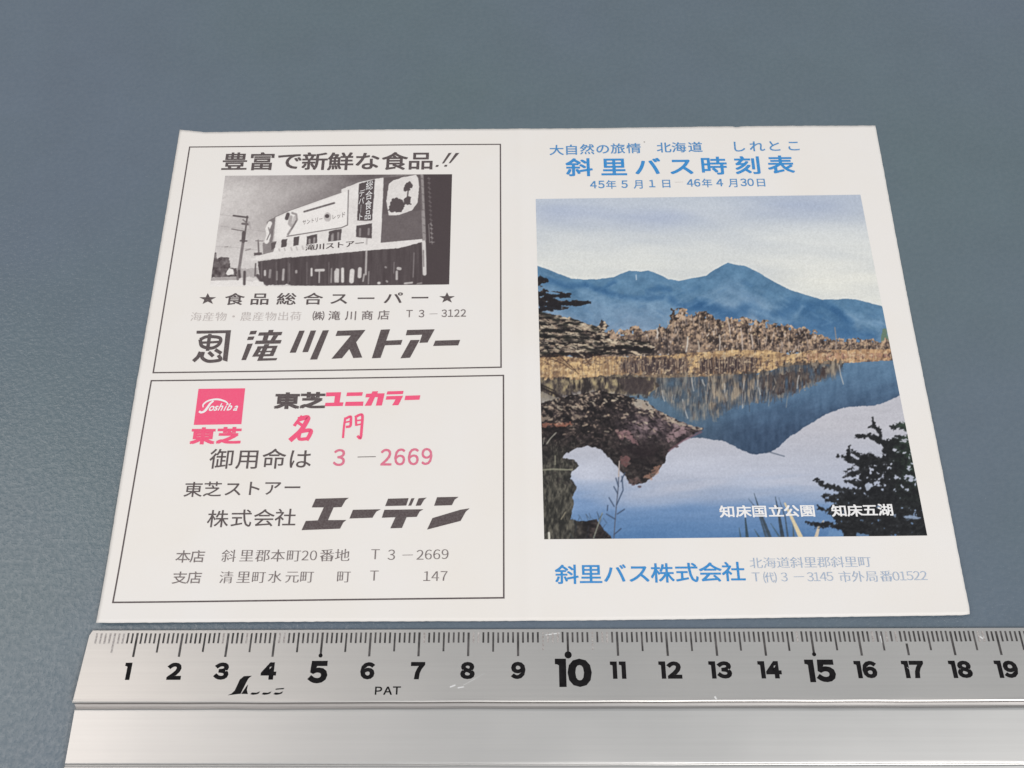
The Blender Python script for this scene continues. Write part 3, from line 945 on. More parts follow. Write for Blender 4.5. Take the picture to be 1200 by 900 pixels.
    leaf = mixc((28, 29, 35), (62, 64, 68), 0.36 + g1 * 0.7 + g2 * 0.6)
    leaf = mixc(leaf, (58, 88, 62), np.clip((X - 1040) / 25, 0, 1) * np.clip((600 - Y) / 60, 0, 1) * (0.5 + g1))
    p.fill(bmask & ~holes, leaf)
    for q, w_ in ((F([(712, 203), (790, 203), (850, 228), (890, 245)]), 5.0), (F([(808, 100), (820, 140), (850, 175), (860, 215)]), 3.4), (F([(790, 150), (820, 160)]), 2.6), (F([(925, 152), (970, 140), (1010, 152)]), 7.0), (F([(940, 215), (1020, 210)]), 4), (F([(612, 320), (660, 330), (720, 360), (780, 380)]), 5), (F([(675, 265), (670, 320)]), 5), (F([(690, 290), (750, 330), (800, 340)]), 5.5), (F([(640, 412), (690, 395)]), 3), (F([(650, 440), (700, 425), (780, 400)]), 5.5), (F([(655, 468), (730, 480), (790, 460)]), 5),
                  (F([(476, 460), (520, 490), (580, 505), (680, 530), (760, 520)]), 5), (F([(525, 552), (580, 560), (680, 550)]), 5.5), (F([(545, 575), (620, 590), (700, 580)]), 6), (F([(800, 310), (830, 345), (900, 350)]), 7), (F([(880, 290), (930, 260), (1010, 260)]), 8), (F([(420, 708), (500, 725), (560, 720), (640, 740)]), 4), (F([(500, 630), (545, 640), (600, 630)]), 4.5), (F([(480, 610), (520, 625)]), 2.4), (F([(470, 745), (520, 735)]), 2.2)):
        d = p.dist(q)
        tip = np.hypot(X - q[0][0], Y - q[0][1])
        wl_ = w_ * (0.30 + 0.42 * np.clip(tip / 16.0, 0, 1))
        p.fill(np.clip(wl_ - (d + 2.4 * g2 + 1.4 * g1) + 0.4, 0, 1), leaf, 0.96)
    for x, y, rx_, ry_ in ((1045, 683, 26, 3.0), (962, 495, 4, 5), (1060, 612, 18, 2), (1037, 610, 6, 2), (985, 620, 10, 2.4)):
        pass
    p.fill(p.mask(F([(985, 672), (1040, 668), (1095, 680), (1070, 690), (1000, 684)]), 0.8), (150, 168, 196), 0.85)
    p.fill(p.mask(F([(765, 490), (790, 475), (810, 500), (780, 525)]), 1.0), (178, 186, 204), 0.9)
    p.fill(p.mask(F([(920, 665), (950, 660), (945, 678)]), 0.8), (150, 168, 196), 0.7)
    p.fill(p.mask(F([(560, 745), (640, 770), (640, 792), (540, 792)]), 1.5), (104, 142, 186), 0.8)
    p.fill(p.mask(F([(715, 770), (790, 780), (790, 792), (715, 792)]), 1.0), (104, 142, 186), 0.8)
    p.soften(1)
    keep = p.img.copy()
    p.soften(7)
    p.img = keep + 0.55 * (keep - p.img)
    gm = p.img.mean(-1, keepdims=True)
    k_ = (gm - 15 * np.exp(-((gm - 62) / 38) ** 2)) / np.maximum(gm, 1)
    p.img = p.img * k_
    p.img = p.img.mean(-1, keepdims=True) * 0.08 + p.img * 0.92
    p.img = p.img + p.noise(1.6, 1.6, 1)[..., None] * 5
    ph = p.build('cover_photograph', M['print_colour'], leaflet, 'colour photograph of a blue mountain mirrored in a lake')
    return ph


cover = paint_cover()

G = crop(240, 200, 6.43); H = crop(380, 200, 6.43)
upper = Ink()
for a, b in (((222.3, 172.4), (586.4, 169.2)), ((586.4, 169.2), (587.2, 430.4)), ((587.2, 430.4), (179.6, 436.8)), ((179.6, 436.8), (222.3, 172.4))):
    upper.bar(a, b, 0.33)
upper_panel = upper.build('advert_panel', M['ink_brown'], leaflet, 'upper ruled advert panel of a food store')
lower = Ink()
for a, b in (((177.4, 446.2), (590.0, 440.0)), ((590.0, 440.0), (590.4, 700.6)), ((590.4, 700.6), (132.3, 706.0)), ((132.3, 706.0), (177.4, 446.2))):
    lower.bar(a, b, 0.33)
lower_panel = lower.build('advert_panel', M['ink_brown'], leaflet, 'lower ruled advert panel of an electrical shop')


def paint_store():
    p = Print(((264.0, 206.0), (529.8, 204.2), (526.4, 333.4), (246.0, 336.0)), 360, 200, 5)
    X, Y = p.X, p.Y
    ink = np.array([72, 62, 64]); pap = np.array([238, 233, 230])

    def g(v):                                            # grey tone 0 (solid ink) .. 1 (bare paper)
        return ink + (pap - ink) * np.asarray(v, float)[..., None] if np.ndim(v) else ink + (pap - ink) * v
    t = np.clip((X - 250) / 190, 0, 1) * np.clip(1 - (Y - 206) / 140, 0, 1)
    cl = p.noise(60, 24, 4, 0.55, -0.3)
    near = np.exp(-((Y - (262 - (X - 300) * 0.42)) / 16) ** 2) * np.clip((X - 290) / 50, 0, 1)
    p.img = g(np.clip(0.84 - 0.28 * t - 0.26 * near + 0.10 * cl - 0.10 * np.exp(-((Y - 206) / 10) ** 2), 0, 1))
    p.fill(Y > 300 + 0 * X, g(0.86), np.clip((Y - 290) / 20, 0, 1) * (X < 330))
    # ground
    gr = [(246, 328), (280, 327), (300, 331), (320, 335), (340, 336), (400, 337), (400, 345), (240, 345)]
    p.poly(gr, g(0.97))
    # wires
    for q in (G([(100, 415), (300, 440), (560, 470)]), G([(90, 570), (200, 575), (420, 600)]), G([(110, 330), (220, 345)])):
        p.stroke(q, g(0.55), 0.6, 0.7, 0.6)
    # distant trees and sheds
    nz = p.noise(4, 4, 3)
    p.fill(p.mask(G([(52, 805), (62, 640), (82, 610), (95, 665), (130, 645), (190, 655), (192, 735), (245, 735), (245, 800)]), 1.2, 3), g(np.clip(0.16 + nz * 0.35, 0, 1)))
    p.poly(G([(45, 805), (240, 795), (240, 822), (45, 828)]), g(0.62))
    p.poly(G([(160, 770), (185, 735), (215, 740), (222, 780), (170, 785)]), g(0.97), 0.6)
    p.poly(G([(245, 735), (400, 735), (400, 800), (245, 800)]), g(0.66), 1.5)
    p.poly(G([(270, 690), (350, 680), (350, 735), (280, 735)]), g(0.84), 1.0)
    # utility poles
    p.stroke(G([(322, 345), (298, 530)]), g(0.18), 2.0)
    p.stroke(G([(292, 530), (250, 815)]), g(0.34), 3.4)
    p.stroke(G([(218, 340), (325, 353)]), g(0.12), 2.0)
    p.stroke(G([(205, 440), (310, 458)]), g(0.3), 1.3)
    p.stroke(G([(290, 370), (318, 395)]), g(0.3), 1.4)
    p.stroke(G([(285, 400), (335, 405)]), g(0.25), 2.6)
    p.stroke(G([(296, 470), (292, 530)]), g(0.12), 4.4)
    p.stroke(G([(270, 528), (318, 530)]), g(0.15), 1.8)
    p.stroke(G([(335, 390), (345, 430)]), g(0.6), 2.4)
    p.stroke(G([(404, 525), (408, 610)]), g(0.3), 1.8)
    p.stroke(G([(385, 528), (440, 530)]), g(0.4), 1.2)
    p.stroke(G([(310, 600), (345, 590)]), g(0.4), 1.6, 0.6, 0.7)
    p.stroke(G([(155, 575), (175, 572)]), g(0.4), 1.2, 0.6, 0.7)
    p.poly(G([(370, 640), (372, 618), (430, 615), (435, 632)]), g(0.15), 0.4)
    # facade
    wall = G([(535, 348), (640, 300)]) + G([(1029, 163)]) + H([(130, 142), (255, 92), (370, 66), (445, 55), (428, 545), (735, 515), (738, 535), (560, 582), (360, 597), (0, 628)]) + G([(620, 650), (350, 676), (348, 662), (440, 632), (520, 610)])
    fn = p.noise(20, 10, 3)
    p.fill(p.mask(wall, 0.3), g(np.clip(0.95 + 0.05 * fn, 0, 1)))
    p.poly(G([(438, 545), (540, 530), (520, 612), (440, 630)]), g(0.42), 0.4)
    p.poly(G([(500, 545), (542, 535), (530, 580), (505, 600)]), g(0.15), 0.4)
    p.poly(G([(468, 388), (535, 345), (512, 535), (490, 540), (480, 450)]), g(0.35), 0.4)
    p.stroke(G([(492, 398), (474, 440), (482, 490), (466, 535)]), g(0.98), 5.0)
    p.stroke(G([(482, 430), (492, 470), (470, 520)]), g(0.3), 1.2)
    # billboard
    p.poly(G([(545, 355), (1029, 175)]) + H([(175, 150), (175, 408)]) + G([(1029, 430), (620, 492), (545, 520)]), g(1.0))
    p.stroke(G([(620, 495), (1029, 430)]) + H([(175, 410), (182, 150)]), g(0.30), 1.2)
    p.stroke(G([(535, 348), (640, 302), (1029, 165)]), g(0.35), 0.8)
    p.stroke(G([(628, 330), (618, 360)]), g(0.12), 4.4)
    for q, w_, v in ((G([(660, 320), (690, 330), (695, 370), (660, 430), (628, 480)]), 2.4, 0.35), (G([(650, 350), (640, 400), (660, 420)]), 4.0, 0.55), (G([(680, 350), (665, 400)]), 3.0, 0.7), (G([(690, 380), (655, 440)]), 1.4, 0.2)):
        p.stroke(q, g(v), w_, 0.9, 0.8)
    p.stroke(G([(750, 310), (860, 278), (975, 245)]), g(0.18), 2.2, 0.6, 0.95)
    for i in range(9):
        a = 760 + i * 24
        p.stroke(G([(a, 303 - i * 6.7), (a + 6, 312 - i * 6.7)]), g(0.6), 0.6, 0.5, 0.7)
    p.fill(((X - G([(925, 345)])[0][0]) / 4.4) ** 2 + ((Y - G([(0, 350)])[0][1]) / 5.5) ** 2 < 1, g(0.74))
    p.fill(((X - G([(922, 345)])[0][0]) / 2.6) ** 2 + ((Y - G([(0, 343)])[0][1]) / 2.4) ** 2 < 1, g(0.08))
    p.stroke(H([(0, 265), (75, 245)]), g(0.2), 1.4, 0.6, 0.9)
    # windows
    for q in (G([(580, 520), (622, 513), (616, 572), (577, 580)]), G([(672, 502), (716, 494), (706, 562), (666, 568)]), G([(768, 494), (848, 478), (845, 545), (766, 560)]), G([(936, 458), (1029, 438)]) + H([(130, 445), (125, 522), (32, 535)]) + G([(930, 545)]), H([(240, 415), (362, 396), (356, 512), (240, 500)])):
        p.poly(q, g(0.10), 0.5)
    for x, y, x1, y1 in ((790, 520, 790, 548), (826, 510, 824, 540), (960, 490, 958, 525)):
        p.stroke(G([(x, y), (x1, y1)]), g(0.6), 2.4, 0.8, 0.8)
    for x, y, x1, y1 in ((65, 480, 64, 520), (105, 470, 104, 515), (270, 440, 268, 490), (335, 440, 333, 480)):
        p.stroke(H([(x, y), (x1, y1)]), g(0.55), 2.4, 0.8, 0.7)
    for x in (560, 600, 650, 690, 735):
        p.stroke(G([(x, 590 - (x - 560) * 0.12), (x + 8, 610 - (x - 560) * 0.1)]), g(0.55), 1.6, 0.8, 0.6)
    # upright sign
    p.poly(H([(262, 100), (382, 68), (360, 375), (245, 388)]), g(0.10), 0.3)
    p.stroke(H([(220, 380), (300, 385), (370, 385)]), g(0.92), 1.8)
    p.stroke(H([(240, 400), (370, 380)]), g(0.9), 1.2)
    # dark side wall with the pale shield-shaped sign
    p.poly(H([(448, 55), (720, 30), (738, 515), (425, 542)]), g(0.17))
    p.fill(p.mask(H([(440, 330), (735, 300), (738, 515), (428, 542)])), g(0.24), 0.8)
    p.poly(H([(486, 100), (520, 75), (600, 50), (690, 33), (705, 60), (714, 120), (702, 240), (660, 300), (560, 335), (485, 338), (466, 230)]), g(0.93), 0.4)
    for q in (H([(490, 260), (510, 215), (545, 205), (590, 225), (600, 270), (585, 310), (500, 315), (480, 300)]), H([(600, 215), (625, 195), (655, 205), (650, 255), (615, 258), (598, 245)]), H([(595, 130), (615, 95), (645, 82), (668, 100), (650, 145), (600, 158)])):
        p.poly(q, g(0.10), 1.4, 2.5)
    p.stroke(H([(632, 140), (625, 205)]), g(0.10), 1.6)
    p.stroke(H([(590, 262), (615, 240)]), g(0.10), 2.6)
    # shaded shop front
    dk = p.noise(3, 30, 3, 0.6)
    shop = G([(400, 682), (620, 655), (1029, 622)]) + H([(0, 630), (360, 598), (560, 584), (738, 538), (962, 520), (940, 858), (0, 872)]) + G([(1029, 872), (640, 862), (480, 860), (420, 820), (410, 760)])
    p.fill(p.mask(shop, 0.6), g(np.clip(0.07 + dk * 0.08, 0, 1)))
    p.poly(H([(720, 28), (980, 20), (980, 880), (738, 880), (738, 515)]), g(0.03))
    for q, w_, v in ((H([(733, 40), (742, 280), (752, 520)]), 4.0, 0.55), (H([(748, 540), (752, 660), (754, 775)]), 4.4, 0.95), (H([(745, 600), (748, 720)]), 1.3, 0.3), (H([(722, 40), (735, 300)]), 0.9, 0.1)):
        p.stroke(q, g(v), w_, 0.8, 0.9)
    for i in range(8):
        y = 60 + i * 58
        p.stroke(H([(730 + i * 2, y), (745 + i * 2, y + 8)]), g(0.25), 1.2, 0.6, 0.7)
    for y in np.arange(60, 560, 34):
        p.stroke(H([(775 + y * 0.05, y), (792 + y * 0.05, y + p.rng.uniform(2, 14))]), g(0.28 + 0.25 * (y > 380)), 1.1, 0.7, 0.8)
        p.stroke(H([(782 + y * 0.05, y - 8), (785 + y * 0.05, y + 16)]), g(0.24 + 0.3 * (y > 380)), 0.9, 0.7, 0.7)
    p.stroke(H([(785, 405), (792, 540), (828, 538)]), g(0.45), 0.9, 0.6, 0.8)
    for x in (430, 540, 630, 770, 935):
        p.stroke(G([(x, 690), (x, 850)]), g(0.28), 1.2, 0.8, 0.7)
    for q, w_, v in ((G([(805, 738), (805, 788)]), 2.2, 0.95), (G([(838, 750), (895, 748)]), 3.0, 0.9), (G([(864, 755), (862, 840)]), 1.6, 0.7), (G([(955, 740), (952, 840)]), 1.4, 0.7), (G([(985, 760), (985, 832)]), 3.0, 0.8), (G([(1005, 745), (1003, 835)]), 2.4, 0.9),
                     (G([(455, 755), (455, 785)]), 2.4, 0.85), (G([(495, 750), (490, 800)]), 2.8, 0.5), (G([(595, 745), (590, 820)]), 2.6, 0.7), (G([(545, 760), (545, 820)]), 2.0, 0.45), (G([(690, 755), (690, 765)]), 2.6, 0.6), (G([(640, 700), (640, 830)]), 1.0, 0.35),
                     (H([(95, 745), (92, 830)]), 3.4, 0.85), (H([(138, 740), (138, 832)]), 3.4, 0.97), (H([(210, 755), (205, 830)]), 5.4, 0.97), (H([(268, 740), (265, 795)]), 4.4, 0.9), (H([(300, 780), (292, 830)]), 1.8, 0.7), (H([(55, 735), (48, 840)]), 1.0, 0.4),
                     (H([(320, 515), (312, 780)]), 2.2, 0.72), (H([(335, 760), (332, 850)]), 1.4, 0.5), (H([(555, 735), (570, 738)]), 3.4, 0.8), (H([(545, 760), (545, 815)]), 2.6, 0.75), (H([(525, 690), (522, 770)]), 0.9, 0.4), (H([(675, 620), (668, 800)]), 1.2, 0.4), (H([(460, 725), (464, 728)]), 2.2, 0.5), (H([(408, 845), (414, 845)]), 3.0, 0.9), (H([(605, 848), (660, 842)]), 2.0, 0.8), (H([(700, 850), (730, 845)]), 1.6, 0.5), (H([(468, 830), (474, 835)]), 2.0, 0.6)):
        p.stroke(q, g(v), w_, 0.8, 0.9)
    # awning edge
    p.poly(G([(348, 664), (520, 612), (1029, 578)]) + H([(0, 582), (420, 548), (735, 515), (738, 536), (560, 582), (360, 597), (0, 628)]) + G([(1029, 620), (620, 652), (350, 677)]), g(0.95), 0.3)
    # passers-by and clutter at the kerb
    for q, w_ in ((G([(302, 762), (300, 852)]), 3.2), (G([(262, 755), (266, 800)]), 3.0), (G([(385, 700), (380, 790)]), 1.6), (G([(440, 830), (470, 850)]), 5.0), (G([(400, 790), (425, 825)]), 4.0)):
        p.stroke(q, g(0.08), w_, 0.9, 0.95)
    p.poly(G([(355, 840), (385, 820), (440, 840), (460, 870), (380, 872)]), g(0.97), 0.8)
    p.poly(G([(590, 865), (620, 850), (650, 865), (650, 880), (590, 880)]), g(0.85), 0.6)
    gr_ = p.noise(1.7, 1.7, 2, 0.7) * 9 + p.noise(5, 5, 3, 0.6) * 7
    mid = np.clip((p.img.mean(-1) - 62) / 60, 0.15, 1) * np.clip((246 - p.img.mean(-1)) / 30, 0.25, 1)
    p.img = p.img + (gr_ * mid)[..., None]
    p.soften(1)
    keep = p.img.copy()
    p.soften(6)
    p.img = np.minimum(keep + 0.5 * (keep - p.img), 243)
    p.fill((Y > np.interp(X, (246, 330, 420, 527), (334, 335.4, 335.2, 333.2))), pap)
    return p.build('shop_photograph', M['print_mono'], upper_panel, 'single colour photograph of a store front with utility pole')


shop_photo = paint_store()

# ---- lettering of the upper advert
t = Ink()
t.text('豊富で新鮮な食品', [(275.3, 188.9), (307.2, 188.9), (339.4, 188.4), (369.0, 188.8), (399.2, 188.9), (430.4, 188.5), (462.5, 188.6), (493.1, 188.2)], 28.5, 19.6, 0.016)
k = crop(380, 160, 5.4545)
t.poly(k([(795, 106), (815, 104), (765, 172), (752, 173)])); t.poly(k([(840, 106), (864, 105), (808, 170), (795, 172)]))
t.poly(k([(715, 183), (732, 182), (728, 194), (711, 195)])); t.poly(k([(770, 182), (787, 181), (783, 193), (766, 194)]))
t.build('headline', M['ink_brown'], upper_panel)

t = Ink()
t.text('食品総合スーパー', [(275, 350.4), (304.5, 350.2), (335.8, 350.2), (367, 350), (397.4, 349.8), (429, 349.5), (460.7, 349.2), (492.2, 348.8)], 21.5, 13.2, 0.012)


def star(ink, x, y, rx, ry):
    pts = []
    for i in range(10):
        a = -math.pi / 2 + i * math.pi / 5
        r = 1.0 if i % 2 == 0 else 0.40
        pts.append((x + rx * r * math.cos(a), y + ry * r * math.sin(a)))
    ink.poly(pts)


star(t, 243.5, 350.6, 10.4, 7.0)
star(t, 523.9, 349.3, 9.6, 6.6)
t.build('caption', M['ink_brown'], upper_panel)

t = Ink()
t.text('海産物・農産物出荷', [(230, 371), (346.7, 370.4)], 12.6, 10.4, 0.0, True)
t.build('trade_line', M['ink_faint'], upper_panel, 'almost faded line of small lettering')
t = Ink()
t.text('㈱滝川商店', [(373.3, 370.0), (391.9, 369.8), (411.5, 369.6), (430.4, 369.4), (449.7, 369.0)], 13.0, 10.6, 0.012)
t.text('T3', [(479.8, 367.6), (494.0, 367.6)], 6.2, 8.6, 0.01)
t.text('3122', [(520.6, 367.2), (543.0, 366.8)], 6.0, 8.6, 0.01)
t.bar((503.5, 368.0), (512.5, 367.8), 0.10, 2)
t.build('telephone_line', M['ink_grey'], upper_panel)

J = crop(200, 330, 6); K = crop(380, 330, 5.4545)
t = Ink()
for q in ([(183, 346), (425, 342), (422, 362), (182, 367)], [(387, 363), (422, 363), (399, 564), (366, 553)]):
    t.poly(J(q))
for q, w_ in (([(212, 405), (258, 388), (345, 396), (342, 438), (290, 468), (222, 455), (208, 412)], 0.84), ([(276, 374), (268, 420), (260, 482)], 0.84), ([(212, 430), (275, 428), (340, 424)], 0.62),
              ([(208, 500), (192, 530), (165, 556)], 0.92), ([(228, 500), (222, 535), (262, 560), (330, 556), (352, 545), (338, 522)], 0.84), ([(272, 500), (296, 522)], 0.86), ([(318, 482), (352, 502)], 0.86)):
    t.ribbon(J(q), w_)
t.build('crest', M['ink_brown'], upper_panel)
t = Ink()
for q in ([(562, 348), (608, 345), (598, 370), (552, 373)], [(546, 388), (590, 386), (580, 410), (537, 412)], [(540, 438), (578, 436), (530, 552), (497, 553)],
          [(690, 341), (725, 340), (718, 357), (684, 358)], [(624, 358), (787, 354), (777, 378), (614, 381)], [(655, 381), (690, 380), (680, 413), (645, 414)], [(722, 380), (757, 379), (735, 412), (702, 413)], [(600, 416), (781, 411), (772, 436), (592, 440)],
          [(612, 456), (753, 451), (746, 468), (606, 472)], [(606, 472), (638, 471), (604, 528), (572, 529)], [(596, 489), (740, 485), (735, 496), (590, 500)], [(715, 469), (746, 468), (722, 524), (692, 525)], [(660, 441), (695, 440), (640, 556), (608, 557)], [(582, 513), (728, 509), (722, 524), (574, 529)], [(620, 541), (750, 538), (742, 554), (609, 558)],
          [(905, 346), (943, 345), (880, 500), (837, 501)], [(985, 345), (1023, 344), (966, 496), (926, 497)], [(1070, 344), (1113, 342), (1030, 548), (980, 549)]):
    t.poly(J(q))
for q in ([(85, 315), (264, 309), (204, 388), (243, 486), (186, 489), (160, 432), (113, 490), (46, 494), (170, 345), (72, 348)], [(362, 308), (421, 305), (396, 378), (500, 373), (490, 404), (388, 408), (360, 488), (304, 491)],
          [(530, 310), (706, 305), (660, 390), (608, 392), (626, 340), (521, 344)], [(552, 374), (610, 373), (548, 487), (487, 491)], [(710, 378), (869, 373), (856, 408), (696, 412)]):
    t.poly(K(q))
t.build('shop_name', M['ink_brown'], upper_panel, 'large slanted shop name lettering')

# lettering on the signs inside the shop photograph
t = Ink(lift=0.07)
t.text_quad('サントリー', G([(735, 372), (890, 340), (890, 382), (735, 412)]), off=0.0)
t.text_quad('レッド', G([(955, 330), (1062, 305), (1062, 352), (955, 372)]), off=0.0)
t.build('sign_lettering', M['ink_grey'], upper_panel)
t = Ink(lift=0.07)
for dx in (-0.35, 0.0, 0.35):
    t.text_quad('滝川ストアー', [(a + dx, b) for a, b in G([(758, 558), (1205, 515), (1203, 570), (756, 606)])])
t.build('sign_lettering', M['ink_brown'], upper_panel)
t = Ink(lift=0.07)
t.text_quad('総合食品', H([(315, 80), (372, 68), (352, 368), (300, 375)]), True, 0.02)
t.text_quad('デパ｜ト', H([(262, 145), (308, 138), (292, 372), (250, 380)]), True, 0.02)
t.build('sign_lettering', M['ink_white'], upper_panel, 'white upright sign lettering on black')

# ---- lettering of the lower advert
I = crop(200, 440, 7.5); Mx = crop(310, 445, 5.4545); Nn = crop(200, 550, 6); O = crop(340, 565, 4.6154)
t = Ink(lift=0.03)
t.poly(I([(245, 118), (655, 113), (622, 428), (203, 435)]))
badge = t.build('brand_badge', M['ink_pink'], lower_panel, 'pink square badge with white script')
T2 = crop(220, 455, 12.857)
t = Ink(lift=0.06)
t.ribbon(T2([(232, 285), (236, 245), (290, 200), (360, 176), (450, 168), (530, 186), (585, 212), (612, 245)]), 0.40, taper=[0.7, 1, 1.1, 1.2, 1, 0.6])
t.ribbon(T2([(178, 352), (205, 366), (255, 345), (300, 290), (340, 232), (385, 195)]), 0.52, taper=[1, 1, 1.2, 1, 0.8])
t.text('oshiba', [T2([(362, 305)])[0], T2([(430, 303)])[0], T2([(508, 283)])[0], T2([(572, 288)])[0], T2([(642, 281)])[0], T2([(728, 302)])[0]], 5.0, 8.4, 0.018, False, 0.35)
t.build('script_lettering', M['ink_white'], lower_panel)
t = Ink()
t.text('東芝', [(237.8, 510.6), (268.4, 510.2)], 26.5, 18.0, 0.040)
for q in ([(395, 82), (490, 80), (480, 145), (505, 145), (500, 168), (385, 170), (390, 148), (445, 147), (450, 105), (393, 107)], [(528, 82), (629, 80), (623, 103), (523, 105)], [(519, 142), (633, 140), (629, 167), (514, 168)],
          [(650, 90), (684, 89), (690, 75), (726, 74), (721, 88), (768, 87), (750, 165), (712, 166), (725, 112), (706, 112), (682, 166), (640, 167), (672, 113), (645, 113)], [(786, 75), (889, 72), (884, 92), (780, 95)], [(780, 106), (886, 103), (855, 163), (816, 164), (838, 126), (775, 128)], [(901, 103), (996, 100), (990, 128), (895, 131)]):
    t.poly(Mx(q))
for q, w_ in (([(238, 235), (215, 262), (192, 292)], 0.72), ([(222, 252), (276, 242), (262, 280), (228, 330), (168, 384)], 1.15), ([(212, 272), (240, 292)], 0.7), ([(222, 335), (258, 326), (296, 326), (288, 355), (272, 382)], 0.95), ([(225, 340), (222, 378), (270, 378)], 0.8)):
    t.ribbon(Mx(q), w_)
for q, w_ in (([(516, 245), (508, 300), (502, 370)], 0.5), ([(520, 248), (550, 236), (552, 262), (548, 296), (524, 302)], 0.6), ([(520, 272), (548, 266)], 0.4), ([(584, 240), (586, 292)], 0.5), ([(582, 238), (612, 224), (626, 232), (622, 300), (614, 372), (596, 362)], 0.62), ([(588, 262), (618, 258)], 0.4), ([(588, 290), (618, 284)], 0.4)):
    t.ribbon(Mx(q), w_)
t.build('pink_lettering', M['ink_pink'], lower_panel)
t = Ink()
t.text('3', [(397.6, 536.2), (397.6, 536.2)], 13.2, 19.3, 0.012)
t.text('2669', [(452.6, 535.8), (500.3, 535.0)], 12.4, 19.3, 0.012)
t.build('telephone_number', M['ink_rose'], lower_panel)
t = Ink()
t.text('東芝', [(336.6, 469.4), (366.6, 469.0)], 27.2, 17.6, 0.040)
t.bar((419.5, 535.6), (440.0, 535.2), 0.16, 4)
t.text('御用命は', [(260, 537.5), (290.7, 537.6), (321.3, 537.4), (351.4, 537.4)], 26.5, 22.5, 0.004)
t.text('東芝ストアー', [(226.7, 573.4), (249.2, 573.0), (273.3, 572.6), (296.4, 572.0), (319.2, 571.6), (342.8, 571.0)], 20.5, 17.0, 0.006)
t.text('株式会社', [(255.5, 607.6), (282.8, 607.0), (309.5, 606.6), (334.7, 606.2)], 23.5, 19.6, 0.004)
t.build('black_lettering', M['ink_brown'], lower_panel)
t = Ink()
for q in ([(138, 90), (318, 85), (300, 98), (278, 135), (235, 137), (205, 206), (305, 205), (288, 218), (270, 252), (62, 260), (85, 210), (150, 207), (182, 137), (117, 137)], [(340, 150), (491, 147), (466, 160), (445, 193), (321, 197)],
          [(530, 90), (641, 87), (628, 127), (514, 130)], [(656, 88), (673, 87), (655, 127), (639, 128)], [(695, 88), (739, 84), (725, 95), (706, 127), (679, 128)], [(510, 150), (721, 147), (700, 160), (685, 188), (630, 190), (605, 248), (542, 250), (570, 190), (496, 193)],
          [(795, 82), (911, 80), (890, 95), (875, 125), (779, 128)], [(770, 195), (920, 150), (971, 142), (950, 160), (922, 210), (741, 257)]):
    t.poly(O(q))
t.build('shop_name', M['ink_brown'], lower_panel, 'large heavy slanted shop name lettering')
t = Ink()
t.text('本店', [(214.7, 652.0), (231.7, 651.8)], 16.6, 14.0, 0.004)
t.text('支店', [(210.8, 676.8), (228.0, 676.6)], 16.6, 13.8, 0.004)
t.text('斜里郡本町', [(268.2, 651.2), (289.2, 651.0), (308, 651.0), (325.8, 650.9), (344.2, 650.8)], 16.0, 14.2, 0.0, True)
t.text('番地', [(383.3, 650.6), (401.3, 650.4)], 16.4, 14.4, 0.0, True)
t.text('20', [(357.7, 651.0), (367.4, 650.9)], 8.0, 11.8, 0.0, True)
t.text('T3', [(439.9, 649.6), (458.7, 650.2)], 8.4, 12.4, 0.0, True)
t.bar((472.0, 650.6), (483.6, 650.4), 0.12, 2)
t.text('2669', [(492.3, 650.2), (521.6, 649.4)], 8.2, 11.8, 0.0, True)
t.text('清里町水元町', [(265.5, 676.4), (285.5, 676.2), (303.3, 676.0), (322.2, 675.8), (342.5, 675.8), (359.7, 675.6)], 15.6, 14.0, 0.0, True)
t.text('町', [(402.8, 675.4), (402.8, 675.4)], 15.6, 14.0, 0.0, True)
t.text('T', [(438.6, 674.6), (438.6, 674.6)], 8.4, 12.4, 0.0, True)
t.text('147', [(500.3, 675.2), (510.2, 675.2), (520.3, 675.0)], 8.2, 11.8, 0.0, True)
t.build('address_lines', M['ink_grey'], lower_panel, 'two rows of small grey address lettering')

# ---- lettering of the cover
t = Ink()
t.text('大自然の旅情北海道', [(652.3, 175.8), (669.6, 175.4), (688.0, 174.8), (706.3, 174.4), (724.0, 174.0), (742.7, 173.6), (778.0, 172.8), (795.6, 172.6), (814.7, 172.2)], 16.0, 11.4, 0.010)
t.text('しれとこ', [(865.3, 171.6), (887.0, 171.4), (907.3, 171.0), (930.0, 170.6)], 17.0, 12.2, 0.008)
t.build('tagline', M['ink_blue_thin'], leaflet, 'small blue line at the head of the cover')
t = Ink()
t.text('斜里バス時刻表', [(678.7, 195.8), (719.4, 195.4), (758.7, 195.0), (798.5, 194.6), (836.2, 194.0), (876.0, 193.4), (914.9, 192.6)], 29.0, 19.8, 0.018)
t.build('title', M['ink_blue'], leaflet, 'bold blue bus timetable title')
t = Ink()
t.text('45', [(695.4, 216.5), (704.7, 216.3)], 7.0, 8.6, 0.014)
t.text('年', [(716.2, 216.2), (716.2, 216.2)], 11.6, 9.8, 0.008)
t.text('5', [(731.8, 216.0), (731.8, 216.0)], 7.0, 8.6, 0.014)
t.text('月', [(748.7, 215.8), (748.7, 215.8)], 11.6, 10.0, 0.008)
t.text('1', [(764.2, 215.2), (764.2, 215.2)], 7.0, 8.6, 0.014)
t.text('日', [(780.7, 215.0), (780.7, 215.0)], 12.4, 9.6, 0.008)
t.text('46', [(808.7, 214.4), (817.0, 214.3)], 7.0, 8.6, 0.014)
t.text('年', [(828.5, 214.4), (828.5, 214.4)], 11.6, 9.8, 0.008)
t.text('4', [(843.3, 214.1), (843.3, 214.1)], 7.0, 8.6, 0.014)
t.text('月', [(859.6, 214.2), (859.6, 214.2)], 11.6, 10.0, 0.008)
t.text('30', [(871.3, 213.8), (879.6, 213.7)], 7.0, 8.6, 0.014)
t.text('日', [(891.7, 213.8), (891.7, 213.8)], 12.4, 9.6, 0.008)
t.build('date_line', M['ink_blue_thin'], leaflet, 'small blue line of validity dates')
